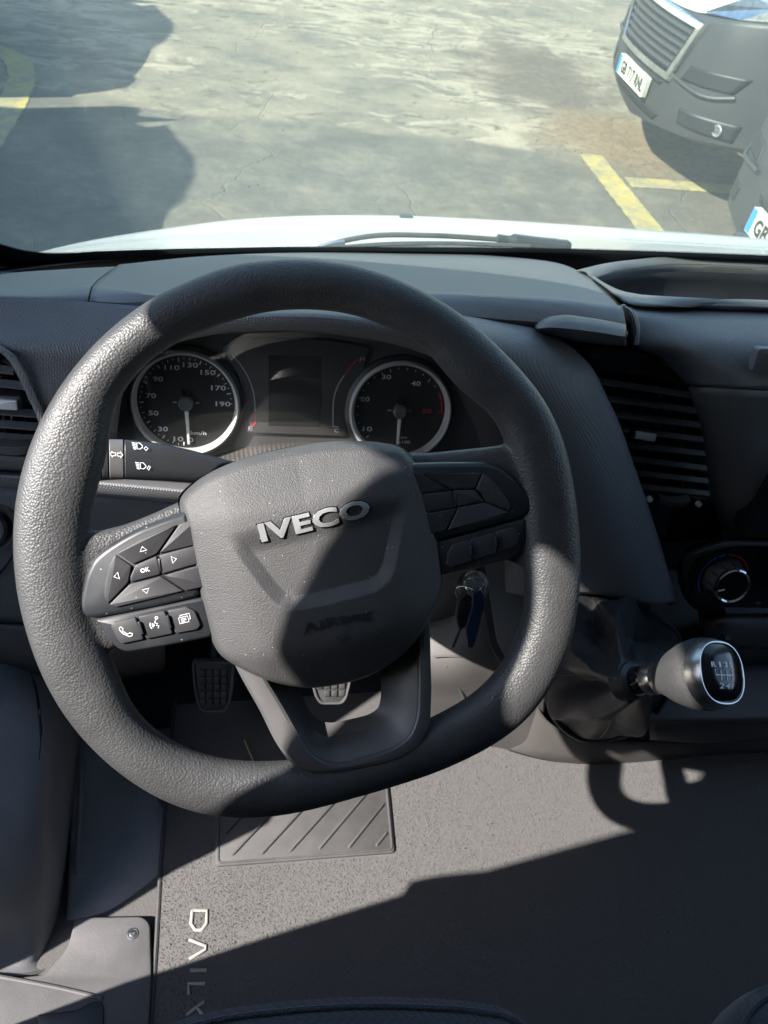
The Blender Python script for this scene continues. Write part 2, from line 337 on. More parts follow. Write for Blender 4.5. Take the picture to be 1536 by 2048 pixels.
# ================================================================== OUTSIDE: ground, paint, vans
GZ = -0.75
def ground_material():
    m = bpy.data.materials.new('yard_ground'); m.use_nodes = True; nt = m.node_tree; L = nt.links; N = nt.nodes; b = N['Principled BSDF']
    tc = N.new('ShaderNodeTexCoord'); co = tc.outputs['Object']
    def noise(sc, de=8, ro=.6, vec=None, dist=0):
        n = N.new('ShaderNodeTexNoise'); n.inputs['Scale'].default_value = sc; n.inputs['Detail'].default_value = de; n.inputs['Roughness'].default_value = ro; n.inputs['Distortion'].default_value = dist
        L.new(vec or co, n.inputs['Vector']); return n.outputs['Fac']
    def ramp(f, stops):
        r = N.new('ShaderNodeValToRGB'); e = r.color_ramp.elements
        while len(e) < len(stops): e.new(.5)
        for k, (p, c) in enumerate(stops): e[k].position = p; e[k].color = (*c, 1)
        L.new(f, r.inputs['Fac']); return r.outputs['Color']
    def mix(f, a, c):
        x = N.new('ShaderNodeMix'); x.data_type = 'RGBA'; L.new(a, x.inputs[6]); L.new(c, x.inputs[7])
        if isinstance(f, float): x.inputs[0].default_value = f
        else: L.new(f, x.inputs[0])
        return x.outputs[2]
    def math_(op, a, c=None):
        x = N.new('ShaderNodeMath'); x.operation = op
        for i, q in enumerate((a, c)):
            if q is None: continue
            if isinstance(q, (int, float)): x.inputs[i].default_value = q
            else: L.new(q, x.inputs[i])
        return x.outputs[0]
    def smooth(v, a, c):
        x = N.new('ShaderNodeMapRange'); x.interpolation_type = 'SMOOTHSTEP'; x.inputs['From Min'].default_value = a; x.inputs['From Max'].default_value = c; L.new(v, x.inputs['Value']); return x.outputs[0]
    st = N.new('ShaderNodeMapping'); st.inputs['Rotation'].default_value = (0, 0, radians(-24)); st.inputs['Scale'].default_value = (.85, 1.7, 1); L.new(co, st.inputs['Vector'])
    sp = N.new('ShaderNodeSeparateXYZ'); L.new(co, sp.inputs[0]); X, Y = sp.outputs[0], sp.outputs[1]
    conc = ramp(noise(1.5, 12, .7), [(.33, (0.108, 0.102, 0.083)), (.46, (0.166, 0.148, 0.112)), (.54, (0.198, 0.174, 0.126)), (.67, (0.265, 0.227, 0.166))])
    scuff = ramp(math_('MULTIPLY', noise(2.6, 12, .78, st.outputs[0], 1.0), math_('ADD', noise(.8, 3), .55)), [(.53, (0, 0, 0)), (.60, (1, 1, 1))])
    conc = mix(math_('MULTIPLY', scuff, .62), conc, ramp(noise(9, 3), [(.3, (0.397, 0.344, 0.252)), (.7, (0.338, 0.287, 0.207))]))
    grime = ramp(noise(3.4, 12, .78, st.outputs[0], 1.6), [(.40, (1, 1, 1)), (.46, (0, 0, 0))])
    conc = mix(math_('MULTIPLY', grime, .8), conc, ramp(noise(30, 3), [(.3, (0.060, 0.057, 0.046)), (.7, (0.099, 0.088, 0.069))]))
    asph = ramp(noise(2.6, 12, .72), [(.34, (0.075, 0.073, 0.061)), (.5, (0.113, 0.105, 0.085)), (.68, (0.180, 0.160, 0.121))])
    asph = mix(math_('MULTIPLY', ramp(noise(5, 12, .8, None, .8), [(.56, (0, 0, 0)), (.66, (1, 1, 1))]), .6), asph, ramp(noise(12, 2), [(.3, (0.240, 0.203, 0.145)), (.7, (0.213, 0.179, 0.129))]))
    edge = math_('ADD', math_('SUBTRACT', math_('SUBTRACT', 5.42, Y), math_('MULTIPLY', X, .09)), math_('MULTIPLY', math_('SUBTRACT', noise(1.3, 6), .5), .55))
    am = smooth(edge, -.03, .10)
    col = mix(am, conc, asph)
    # oil-dark broken patch and brown grit near the right-hand bays
    def blob(cx, cy, rx, ry, lo, hi, k):
        dx = math_('DIVIDE', math_('SUBTRACT', X, cx), rx); dy = math_('DIVIDE', math_('SUBTRACT', Y, cy), ry)
        d = math_('SQRT', math_('ADD', math_('MULTIPLY', dx, dx), math_('MULTIPLY', dy, dy)))
        return smooth(math_('ADD', d, math_('MULTIPLY', math_('SUBTRACT', noise(k, 9, .7), .5), 1.5)), hi, lo)
    col = mix(math_('MULTIPLY', blob(2.1, 6.9, .75, 1.3, .5, 1.0, 3.2), .75), col, ramp(noise(16, 8, .75), [(.35, (0.060, 0.050, 0.041)), (.6, (0.113, 0.088, 0.066)), (.75, (0.195, 0.154, 0.109))]))
    col = mix(math_('MULTIPLY', blob(2.45, 5.5, .8, .75, .45, 1.1, 2.6), .85), col, ramp(noise(22, 8, .75), [(.34, (0.101, 0.071, 0.046)), (.55, (0.212, 0.148, 0.087)), (.75, (0.260, 0.190, 0.117))]))
    col = mix(math_('MULTIPLY', blob(2.9, 4.3, .9, .6, .5, 1.0, 3.4), .7), col, ramp(noise(20, 8, .75), [(.35, (0.065, 0.056, 0.045)), (.6, (0.119, 0.097, 0.073)), (.78, (0.236, 0.190, 0.136))]))
    # a jointed slab edge and hairline cracks
    vo = N.new('ShaderNodeTexVoronoi'); vo.feature = 'DISTANCE_TO_EDGE'; vo.inputs['Scale'].default_value = .8
    wv = N.new('ShaderNodeMix'); wv.data_type = 'VECTOR'; wv.inputs['Factor'].default_value = .3; L.new(co, wv.inputs[4]); n3 = N.new('ShaderNodeTexNoise'); n3.inputs['Scale'].default_value = 1.6; n3.inputs['Detail'].default_value = 8; L.new(co, n3.inputs['Vector']); L.new(n3.outputs['Color'], wv.inputs[5]); L.new(wv.outputs[1], vo.inputs['Vector'])
    cr = smooth(vo.outputs['Distance'], .0045, .0)
    col = mix(math_('MULTIPLY', cr, math_('MULTIPLY', smooth(noise(.7, 4), .48, .56), .8)), col, ramp(noise(30, 2), [(.3, (.07, .07, .06)), (.7, (.10, .10, .085))]))
    col = mix(math_('MULTIPLY', smooth(noise(180, 2, .5), .62, .75), .35), col, ramp(noise(3, 1), [(.3, (.18, .17, .15)), (.7, (.16, .155, .13))]))
    L.new(col, b.inputs['Base Color']); b.inputs['Roughness'].default_value = .85; b.inputs['Specular IOR Level'].default_value = .3
    bm = N.new('ShaderNodeBump'); bm.inputs['Distance'].default_value = .012; L.new(math_('ADD', noise(14, 10, .7), math_('MULTIPLY', cr, -.3)), bm.inputs['Height']); L.new(bm.outputs[0], b.inputs['Normal'])
    MAT['yard_ground'] = m
    m2 = bpy.data.materials.new('worn_yellow_paint'); m2.use_nodes = True; nt = m2.node_tree; N = nt.nodes; L = nt.links; b = N['Principled BSDF']; tc = N.new('ShaderNodeTexCoord'); co = tc.outputs['Object']
    pc = ramp(noise(3, 8, .65), [(.3, (.34, .265, .07)), (.7, (.43, .35, .12))]); wc = ramp(noise(7, 9, .75), [(.3, (.13, .13, .11)), (.7, (.23, .215, .17))])
    wear = ramp(noise(5.0, 12, .8), [(.44, (0, 0, 0)), (.56, (1, 1, 1))])
    L.new(mix(math_('MULTIPLY', wear, .8), pc, wc), b.inputs['Base Color']); b.inputs['Roughness'].default_value = .8; MAT['worn_yellow_paint'] = m2
ground_material()
g = MB().grid([[V(x, y, GZ) for x in np.linspace(-300, 300, 13)] for y in np.linspace(-300, 300, 13)], face=(0, 0, 50)).build('ground', 'yard_ground', smooth=0); kind(g, 'structure'); g['label'] = 'worn grey concrete and asphalt yard with dirt and scuffs'
def marking(path, w, label):
    fr = Fr((0, 0, GZ), (1, 0, 0), (0, 1, 0)); P = crv([np.array(q, float) for q in path], 160); mb = MB(); L_, R_ = [], []
    for k in range(len(P)):
        t = P[min(k+1, len(P)-1)]-P[max(k-1, 0)]; t = t/np.linalg.norm(t); nn = np.array([-t[1], t[0]]); L_.append(P[k]+nn*(w/2+RNG.normal(0, .004))); R_.append(P[k]-nn*(w/2+RNG.normal(0, .004)))
    o = mb.grid([[fr.p(*q, .004) for q in R_], [fr.p(*q, .004) for q in L_]], face=(0, 0, 50)).build('painted_line', 'worn_yellow_paint', smooth=0); kind(o, 'structure'); o['label'] = label
marking(crv([(2.06, 5.22), (2.08, 4.7), (2.11, 4.1), (2.16, 3.3), (2.2, 1.5)], 24), .165, 'worn yellow bay line running along the parked vans')
marking([(2.19, 4.80), (2.5, 4.81), (2.9, 4.80), (4.6, 4.78)], .15, 'worn yellow bay divider between the two facing vans')
marking(crv([(-2.45, 6.42), (-2.1, 6.40), (-1.88, 6.22), (-1.74, 5.88), (-1.68, 5.4), (-1.66, 4.9), (-1.68, 4.2), (-1.9, 3.2)], 48), .17, 'pale yellow curved line on the ground at far left')
gm = MB()
for _ in range(420):
    cx, cy = RNG.normal(2.25, .42), RNG.normal(5.35, .55)
    if RNG.random() < .35: cx, cy = RNG.uniform(-1.5, 2.6), RNG.uniform(4, 9)
    r = RNG.uniform(.003, .009); P = [(RNG.uniform(.6, 1.1)*r*cos(a), RNG.uniform(.6, 1.1)*r*sin(a)) for a in np.linspace(0, 2*pi, 6)[:-1]]
    gm.add([(cx+a, cy+b_, GZ+.001) for a, b_ in P] + [(cx+a*.6, cy+b_*.6, GZ+r*.8) for a, b_ in P], [(5, 6, 7, 8, 9)] + [(i, (i+1) % 5, 5+(i+1) % 5, 5+i) for i in range(5)])
mat('grit', (.13, .117, .095), .9, var=(60, .5, 2))
o = gm.build('gravel', 'grit', smooth=0); kind(o, 'stuff'); o['label'] = 'loose grit scattered on the yard ground'

# ---- the parked panel van (nose to -X at x = 0, ground at z = 0)
def van_fx(y, z):
    a = abs(y); f = .085*(a/.7)**2
    if a > .7: f += .17*(a-.7) + 2.3*(a-.7)**2
    if z < .42: f += .30*(.42-z)**1.2
    if z > .58: f += .10*(z-.58) + (.9*(z-.86)**2 if z > .86 else 0)
    return f
def vedge(y): a = abs(y); return .905 + .02*a + .11*a*a          # bumper / bonnet joint height
def make_van(loc, flip, label, plate, group=None, hs=1.0, gw=1.0):
    r = root('parked_van', loc, label, 'van', group); o0 = np.asarray(loc, float); s = -1. if flip else 1.
    def T(p): return (o0[0] + s*p[0], o0[1] + s*p[1], o0[2] + (p[2] if p[2] < 1.0 else 1.0+(p[2]-1.0)*hs))
    def B(mb, name, m, par=r, **k):
        mb.v = [T(p) for p in mb.v]; return mb.build(name, m, par, **k)
    P = lambda y, z, d=0.: V(van_fx(y, z)-d, y, z)
    ys = np.linspace(-1.03, 1.03, 57)
    zb = lambda y: .27+.15*abs(y)
    rows = [[P(y, zb(y) + t*(vedge(y)-zb(y))) for y in ys] for t in np.linspace(0, 1, 23)]
    rows = [[q + V(.10, 0, -.03) for q in rows[0]]] + rows
    B(MB().grid(rows, face=(-9, 0, .6)), 'bumper', 'van_bumper', solid=.02)
    def patch(pts, d, n=16, m_=8):                        # conforming panel from 4 corner curves given as (y,z) quads
        (a, b_, c, e) = [np.array(q, float) for q in pts]; G = []
        for j in np.linspace(0, 1, m_): G.append([P(*( (a*(1-i)+b_*i)*(1-j) + (e*(1-i)+c*i)*j ), d) for i in np.linspace(0, 1, n)])
        return MB().grid(G, face=(-9, 0, .6))
    # grille: dark back, slats, bright trapezoid frame
    gq = [(-.50*gw, .875), (.50*gw, .875), (.40*gw, .63), (-.40*gw, .63)]
    gr = B(patch(gq, .004, 30, 10), 'grille', 'van_dark', solid=.004)
    for k in range(6):
        t = (k+.7)/6.4; z = .875 - t*.245; hw = (.485 - t*.095)*gw
        B(MB().grid([[P(y, z + dz, d) for y in np.linspace(-hw, hw, 25)] for dz, d in ((.013, .006), (.010, .024), (-.008, .026), (-.014, .006))], face=(-9, 0, .6)), 'slat', 'van_slat', gr)
    fo = [(-.50*gw-.06, .915), (.50*gw+.06, .915), (.40*gw+.035, .585), (-.40*gw-.035, .585)]
    def ring_pts(q, n=14): q = [np.array(a, float) for a in q]; return [q[i]*(1-t) + q[(i+1) % 4]*t for i in range(4) for t in np.linspace(0, 1, n, endpoint=False)]
    A, Bq = ring_pts(fo), ring_pts(gq); mid = [(a+b_)/2 for a, b_ in zip(A, Bq)]
    B(MB().grid([[P(*q, .002) for q in A], [P(*(q*.75+w*.25), .030) for q, w in zip(A, mid)], [P(*(q*.75+w*.25), .032) for q, w in zip(Bq, mid)], [P(*q, .004) for q in Bq]], cu=True, face=(-9, 0, .6)), 'grille_frame', 'lamp_chrome', gr)
    B(patch([(-.36, .565), (.36, .565), (.33, .535), (-.33, .535)], .003, 24, 4), 'lower_slot', 'van_dark', solid=.003)
    B(patch([(-.42, .395), (.42, .395), (.36, .345), (-.36, .345)], .003, 24, 4), 'lower_slot', 'van_dark', solid=.003)
    # number plate
    yo = -s*0 + .02; pf = Fr((-.030, yo, .485), (0, -1, 0), (0.03, 0, 1)); pm = MB().prism(pf, fillet([(-.26, -.055), (.26, -.055), (.26, .055), (-.26, .055)], .006), -.03, 0.002); pl = B(pm, 'number_plate', 'plate_white', bevel=.001)
    B(MB().prism(pf, [(-.256, -.051), (-.215, -.051), (-.215, .051), (-.256, .051)], .001, .0035), 'blue_band', 'plate_blue', pl)
    if plate: B(text(MB(), pf, plate, .022, 0, .075, width=.43, h=.0045, bold=.045), 'plate_characters', 'plate_ink', pl, smooth=0)
    for sy in (-1, 1):
        q = [(.56*sy, .71), (.90*sy, .745), (.86*sy, .655), (.52*sy, .625)]
        B(patch(q, .004, 14, 8), 'air_intake', 'van_dark', solid=.003)
        B(MB().tube([P(*a, .012) for a in crv([(.47*sy, .622), (.66*sy, .610), (.80*sy, .616), (.875*sy, .645)], 20)], .011, 8), 'intake_lip', 'van_bumper')
        B(patch([(.60*sy, .50), (.93*sy, .52), (.92*sy, .425), (.62*sy, .42)], .003, 14, 6), 'fog_recess', 'van_dark', solid=.003)
        if False: B(MB().tube([P(*a, .008) for a in crv([(.58*sy, .40), (.76*sy, .385), (.93*sy, .405)], 12)], .009, 8), 'fog_lip', 'van_bumper')
        c = P(.855*sy, .468, .0); nf = unit(V(-1, .55*sy, 0)); B(MB().lathe(c, nf, [(.034, -.02), (.032, .008), (.027, .010), (.022, .008), (.001, .006)], 20), 'fog_lamp', 'lamp_chrome')
        # headlamp
        hq = [(.40, .940), (.70, .975), (.93, 1.022), (1.005, 1.06), (1.0, 1.22), (.84, 1.17), (.64, 1.08), (.50, 1.0)]
        hp = lambda y, z, d=0.: V(van_fx(y, .93) + .55*(z-.93) + .01 - d, y*sy, z)
        cy, cz = .80, 1.06
        B(MB().add([hp(cy, cz, -.03)] + [hp(a, b_, -.03) for a, b_ in hq], [(0, 1+i, 1+(i+1) % 8) if sy < 0 else (0, 1+(i+1) % 8, 1+i) for i in range(8)]), 'lamp_reflector', 'lamp_chrome', smooth=0)
        B(MB().add([hp(cy, cz, .045)] + [hp(a, b_, .012) for a, b_ in hq], [(0, 1+i, 1+(i+1) % 8) if sy < 0 else (0, 1+(i+1) % 8, 1+i) for i in range(8)]), 'headlamp_lens', 'cluster_lens', smooth=60)
    # bonnet, windscreen, cab and load body
    bys = np.linspace(-1.0, 1.0, 33)
    def bonnet_row(t): return [V((van_fx(y, .93)+.02+.17*max(0, min(1, (abs(y)-.38)/.14)))*(1-t) + (1.02+.10*y*y)*t, y*(1-.03*t), (vedge(y)+.006)*(1-t) + (1.36-.05*y*y)*t + .10*sin(pi*min(1, t*1.02))*(1-.3*y*y)) for y in bys]
    B(MB().grid([bonnet_row(t) for t in np.linspace(0, 1, 12)], face=(0, 0, 9)), 'bonnet', 'white_paint', solid=.01)
    ws = [[V(1.0 + .10*y*y + t*.72, y*(.95-.10*t), 1.35-.05*y*y + t*.78) for y in np.linspace(-1, 1, 17)] for t in np.linspace(0, 1, 6)]
    B(MB().grid(ws, face=(-9, 0, 2)), 'windscreen', 'gloss_black', solid=.01)
    prof = [(.98, .42), (1.02, .60), (1.03, 1.05), (1.0, 1.45), (.90, 2.05), (.80, 2.30), (.5, 2.40)]
    def cab(x, k, zt):
        rd = lambda a, z: .62*max(0., min(1., (z-1.2)/.8))*(a/.9)**2.4*max(0., min(1., (3.2-x)/.8))
        pr = prof + [(.25, 2.42), (0.001, 2.43)]
        return [V(x+rd(a, min(z, zt)), -a*k, min(z, zt)) for a, z in pr] + [V(x+rd(a, min(z, zt)), a*k, min(z, zt)) for a, z in pr[::-1]]
    B(MB().grid([cab(.42, .97, .95), cab(.75, .99, 1.12), cab(1.05, 1, 1.33), cab(1.35, 1, 1.72), cab(1.72, 1, 2.14), cab(2.0, 1, 2.34), cab(2.4, 1, 2.5), cab(5.5, 1, 2.5), cab(5.55, .97, 2.46)], face=(3, 0, 1)), 'body', 'white_paint', solid=.02)
    mbk = MB(); q = cab(5.54, .96, 2.4); mbk.add(q, [tuple(range(len(q)))]); B(mbk, 'rear_door', 'white_paint', smooth=0, solid=.02)
    for sy in (-1, 1):
        for xx in (.98, 4.4):
            w = B(MB().lathe(V(xx, .80*sy, .34), V(0, sy, 0), [(.20, -.02), (.33, 0), (.345, .05), (.345, .17), (.32, .215), (.21, .22)], 32), 'wheel', 'tyre')
            B(MB().lathe(V(xx, .80*sy, .34), V(0, sy, 0), [(.21, .20), (.17, .18), (.06, .20), (.05, .225), (.001, .226)], 24), 'rim', 'satin_metal', w)
        B(MB().add([V(1.35, 1.035*sy, 1.40), V(1.62, .985*sy, 2.0), V(2.25, .965*sy, 2.08), V(2.25, 1.025*sy, 1.40)], [(0, 1, 2, 3)]), 'side_window', 'gloss_black', smooth=0, solid=.006)
        mf = Fr(V(1.62, 1.17*sy, 1.56), (0, 1, 0), (0, 0, 1)); mm = B(MB().prism(mf, fillet([(-.11, -.20), (.11, -.20), (.12, .22), (-.10, .22)], .06, 5), -.05, .06, .03), 'side_mirror', 'van_bumper')
        B(MB().tube([V(1.62, .98*sy, 1.45), V(1.62, 1.10*sy, 1.47)], .035, 8), 'mirror_arm', 'van_bumper', mm)
    return r
make_van((2.235, 5.28, GZ), False, 'white van with dark bumper and bright grille frame at upper right', 'GB 717 RNL', 'vans parked nose-in to the yard')
make_van((2.13, 2.955, GZ), False, 'nearer van at the right edge, only its grey bumper corner and plate start visible', 'GB 617 XL', 'vans parked nose-in to the yard', 1.0, .42)
make_van((-1.95, 6.22, GZ), True, 'white van beyond the top left corner casting the farther rounded shadow', None, 'vans parked nose-in to the yard', 1.4)
make_van((-1.55, 3.47, GZ), True, 'white van outside the left edge casting the nearer rounded shadow', None, 'vans parked nose-in to the yard', 1.4)

# ================================================================== THE VAN WE SIT IN: shell, bonnet, windscreen, wiper
def holed(fr, outer, holes, thick):               # flat panel with openings
    cu = bpy.data.curves.new('t', 'CURVE'); cu.dimensions = '2D'; cu.fill_mode = 'BOTH'; cu.extrude = thick/2
    for poly in [outer]+holes:
        sp = cu.splines.new('POLY'); sp.points.add(len(poly)-1); sp.use_cyclic_u = True
        for k, (a, b_) in enumerate(poly): sp.points[k].co = (a, b_, 0, 1)
    o = bpy.data.objects.new('t', cu); COL.objects.link(o); me = bpy.data.meshes.new_from_object(o.evaluated_get(bpy.context.evaluated_depsgraph_get()))
    mb = MB().add([fr.p(*v.co) for v in me.vertices], [tuple(p.vertices) for p in me.polygons])
    bpy.data.objects.remove(o); bpy.data.curves.remove(cu); bpy.data.meshes.remove(me); return mb
body = root('van_cab', (.5, 0, GZ), 'cab shell of our van with white bonnet and dusty windscreen in front of the dashboard', 'vehicle')
lf = Fr((-.5, 0, 0), (0, 1, 0), (0, 0, 1))
door_hole = [(.168, -.02), (.157, .33), (.146, .47), (.128, .655), (.140, .668), (.133, .705), (.114, .77), (.085, 1.0), (.090, 1.06), (.112, 1.11), (.140, 1.140), (.160, 1.18), (.176, 1.22), (.190, 1.265), (.202, 1.308), (.222, 1.292), (.258, 1.248), (.29, 1.216), (.32, 1.218), (.346, 1.238), (.358, 1.234), (.44, 1.125), (.50, 1.05), (.512, 1.01), (.504, .93), (.498, .75), (.42, .55), (.298, .46), (.282, .34), (.262, .27), (.24, .18), (.225, -.02)]  # door opening, its outline shaped to place the sun patches inside
sun_gap = fillet([(.058, 1.215), (.080, 1.235), (.108, 1.290), (.146, 1.332), (.128, 1.372), (.070, 1.385), (.03, 1.37), (.035, 1.27)], .012, 3)  # unseen gap, added to let sun onto the right rim and knob
holed(lf, [(-.9, -.75), (1.20, -.75), (1.20, .50), (.55, 1.46), (.45, 1.56), (-.9, 1.56)], [door_hole, sun_gap], .03).build('door_side_mask', 'dark_plastic', body, smooth=0)  # unseen cab side, cut to shape sun and shade on the wheel
rf = Fr((1.52, 0, 0), (0, 1, 0), (0, 0, 1))
rwin = fillet([(.0, .66), (.74, .64), (.70, .85), (.42, 1.32), (.0, 1.34)], .06)
holed(rf, [(-.9, -.75), (1.20, -.75), (1.20, .50), (.55, 1.46), (.45, 1.56), (-.9, 1.56)], [rwin], .03).build('side_panel', 'dark_plastic', body, smooth=0)
MB().prism(Fr((1.52, 0, 0), (0, 1, 0), (0, 0, 1)), inset(rwin, -.004), .0155, .019).build('side_window', 'cluster_lens', body)
MB().box((-.53, -.93, 1.565), (1.55, .47, 1.60)).build('roof', 'headliner', body, bevel=.01)
MB().box((-.52, -.96, -.75), (1.54, -.92, 1.56)).build('rear_wall', 'partition', body, smooth=0)
da = radians(68); dx_ = V(-sin(da), cos(da)*.5, 0); DF = Fr((-.56, .62, 0), dx_, (0, 0, 1))      # driver's door, swung open
dr = MB().prism(DF, fillet([(.02, -.42), (.95, -.42), (1.0, .1), (1.0, .60), (.02, .56)], .05, 4), -.05, .05, .01).build('open_door', 'door_trim', body)
holed(DF, fillet([(.03, .56), (1.0, .60), (.98, 1.0), (.78, 1.34), (.42, 1.32), (.05, .78)], .03, 3), [fillet([(.10, .60), (.94, .64), (.92, 1.0), (.74, 1.28), (.46, 1.26), (.12, .76)], .03, 3)], .03).build('door_window_frame', 'dark_plastic', dr, smooth=0)
MB().prism(DF, [(.09, .59), (.95, .63), (.93, 1.0), (.75, 1.29), (.45, 1.27), (.11, .76)], -.003, .003).build('door_glass', 'cluster_lens', dr, smooth=0)
GW = Fr((.5, 1.085, .535), (1, 0, 0), (0, -.55, .835))
gl = [(-.96, -.06), (.96, -.06), (.93, .35), (.86, .9), (.84, 1.14), (-.84, 1.14), (-.86, .9), (-.93, .35)]
MB().prism(GW, fillet(gl, .08, 6), -.003, .003).build('windscreen', 'windscreen_glass', body, smooth=0)
# black ceramic border on the glass, with its fringe of dots
ft = GW.pl([(-200, 380), (-90, 455), (-40, 478), (0, 490), (45, 502), (95, 508), (200, 504), (320, 500), (500, 497), (700, 496), (900, 497), (1150, 500), (1350, 506), (1536, 513), (1800, 530)], .006)
fb = GW.pl([(-260, 420), (-170, 520), (-110, 570), (-40, 590), (40, 590), (110, 588), (210, 585), (320, 575), (500, 565), (700, 560), (900, 560), (1150, 565), (1350, 575), (1536, 585), (1800, 600)], .006)
fr_ = loft([[GW.p(*q, .006) for q in ft], [GW.p(*q, .006) for q in fb]], 120, 3).build('ceramic_border', 'ceramic_black', body, solid=.001)
dots = MB(); pth = crv([np.array(q) for q in ft], 900)
for k in range(len(pth)-1):
    t = pth[k+1]-pth[k]; t /= np.linalg.norm(t); nn = np.array([-t[1], t[0]]); nn = nn if nn[1] > 0 else -nn
    for row, rr in ((.0024, .0013), (.0052, .0008)):
        c = pth[k] + nn*row + t*(.5*(row > .003))*.003; dots.add([GW.p(c[0]+rr*cos(a), c[1]+rr*sin(a), .0064) for a in (0, 1.05, 2.1, 3.14, 4.19, 5.24)], [(5, 4, 3, 2, 1, 0)])
kind(dots.build('border_dots', 'ceramic_black', fr_, smooth=0), 'stuff')
# bonnet
near = Yl((-60, 545, 1.10), (60, 522, 1.12), (200, 510, 1.15), (400, 503, 1.18), (700, 499, 1.2), (1000, 502, 1.2), (1300, 511, 1.19), (1536, 521, 1.17), (1800, 540, 1.12))
far = Yl((-20, 540, 1.20), (90, 511, 1.28), (200, 487, 1.38), (350, 465, 1.52), (500, 449, 1.64), (700, 444, 1.72), (1000, 456, 1.74), (1250, 474, 1.72), (1420, 486, 1.68), (1560, 497, 1.62), (1800, 520, 1.45))
drop = [q + V(0, .07, -.10) for q in far]; drop2 = [q + V(0, .10, -.35) for q in far]
mid = [a*.5+b_*.5 + V(0, 0, .004) for a, b_ in zip(crv(near, 12), crv(far, 12))]
bo = sheet('bonnet', [crv(near, 12), mid, crv(far, 12), crv(drop, 12), crv(drop2, 12)], 'white_paint', body, nu=80, nv=8, solid=.004)
# raised crease on the bonnet's left half
# cowl panel
sheet('cowl_panel', [Yl((-60, 552, 1.06), (200, 520, 1.09), (700, 506, 1.11), (1100, 508, 1.11), (1536, 530, 1.09), (1800, 545, 1.07)), Yl((-60, 546, 1.10), (200, 511, 1.15), (700, 492, 1.19), (1100, 496, 1.19), (1536, 517, 1.17), (1800, 535, 1.14))], 'grey_plastic', body, nu=60, nv=3)
for q in ((812, 452), (1478, 487)):
    c = Yp(*q, 1.62); MB().prism(Fr(c + V(0, 0, .004), (1, 0, 0), (0, 1, 0)), fillet([(-.020, -.018), (.020, -.018), (.014, .02), (-.014, .02)], .006), -.01, .016, .005).build('washer_nozzle', 'dark_plastic', bo)
wp = root('windscreen_wiper', Yp(1120, 490, 1.17), 'black wiper arm and blade lying along the base of the windscreen', 'wiper')
MB().tube(crv(Yl((636, 497, 1.15), (690, 481, 1.155), (735, 473, 1.16), (860, 471, 1.165), (1000, 479, 1.17)), 40), .0042, 8).build('wiper_arm', 'rubber_black', wp)
MB().tube(crv(Yl((995, 477, 1.165), (1030, 482, 1.165), (1085, 489, 1.165), (1140, 493, 1.165)), 20), [.007]*4+[.011]*12+[.010]*3+[.007], 10).build('arm_head', 'dark_plastic', wp)
MB().tube(crv(Yl((640, 499, 1.14), (760, 489, 1.145), (900, 487, 1.15), (1060, 492, 1.155)), 40), .0035, 6).build('wiper_blade', 'rubber_black', wp)
MB().tube(crv(Yl((640, 496, 1.15), (665, 489, 1.15), (690, 486, 1.15)), 10), .006, 8).build('blade_clip', 'satin_metal', wp)

# ================================================================== STEERING WHEEL
e_ = radians(40); WX, WY = V(1, 0, 0), V(0, sin(e_), cos(e_))
FW = Fr(CAM + .55*ray(595, 1080) + .0104*WX + .0084*WY, WX, WY)
PHI = radians(14.2)                                # the wheel stands turned a little to the left
wheel = root('steering_wheel', FW.p(0, 0, -.06), 'black leather three-spoke steering wheel with buttons, turned slightly left', 'steering wheel')
outer = [(600,519),(530,523),(461,531),(391,558),(293,605),(230,652),(164,718),(98,812),(66,878),(43,949),(30,1027),(29,1103),(35,1178),(51,1248),(78,1330),(117,1408),(168,1475),(234,1537),(313,1590),(391,1621),(488,1633),(600,1619),(698,1592),(795,1564),(913,1522),(991,1482),(1049,1439),(1096,1377),(1135,1295),(1153,1205),(1159,1119),(1155,1058),(1147,988),(1127,890),(1096,816),(1041,742),(991,691),(924,632),(834,578),(737,539),(659,524)]
inner = [(600,619),(527,625),(449,648),(383,671),(312,710),(266,757),(232,800),(223,851),(217,902),(205,945),(190,1000),(178,1080),(180,1160),(190,1240),(222,1310),(244,1360),(252,1390),(276,1431),(320,1471),(371,1498),(449,1521),(527,1525),(600,1520),(700,1500),(800,1465),(866,1435),(912,1412),(959,1381),(1010,1322),(1037,1264),(1052,1193),(1046,1140),(1040,1060),(1035,980),(1012,890),(990,835),(932,792),(889,749),(860,704),(787,660),(717,632)]
def polar(pts):
    P = np.array(FW.pl(pts)); a = np.unwrap(np.arctan2(P[:, 1], P[:, 0])); r = np.hypot(P[:, 0], P[:, 1]); i = np.argsort(a % (2*pi)); return (a % (2*pi))[i], r[i]
def per(th, a, r): return np.interp(th, np.concatenate([a-2*pi, a, a+2*pi]), np.concatenate([r, r, r]))
ao, ro = polar(outer); ai, ri = polar(inner); NT = 180; TH = np.linspace(0, 2*pi, NT, endpoint=False)
def sm(x, k): 
    for _ in range(k): x = (np.roll(x, 1)+2*x+np.roll(x, -1))/4
    return x
RO = sm(per(TH, ao, ro), 6); RI = sm(per(TH, ai, ri), 6)
rows = []
for t, a, b_ in zip(TH, RO, RI):
    c = (a+b_)/2; w = (a-b_)/2; hh = .0165; rows.append([FW.p((c+w*cos(q)*(abs(cos(q))**-.12 if abs(cos(q)) > .02 else 1))*cos(t), (c+w*cos(q))*sin(t), hh*sin(q)*(abs(sin(q))**-.1 if abs(sin(q)) > .02 else 1)) for q in np.linspace(0, 2*pi, 24, endpoint=False)])
rim = MB().grid(rows, cu=True, cv=True)
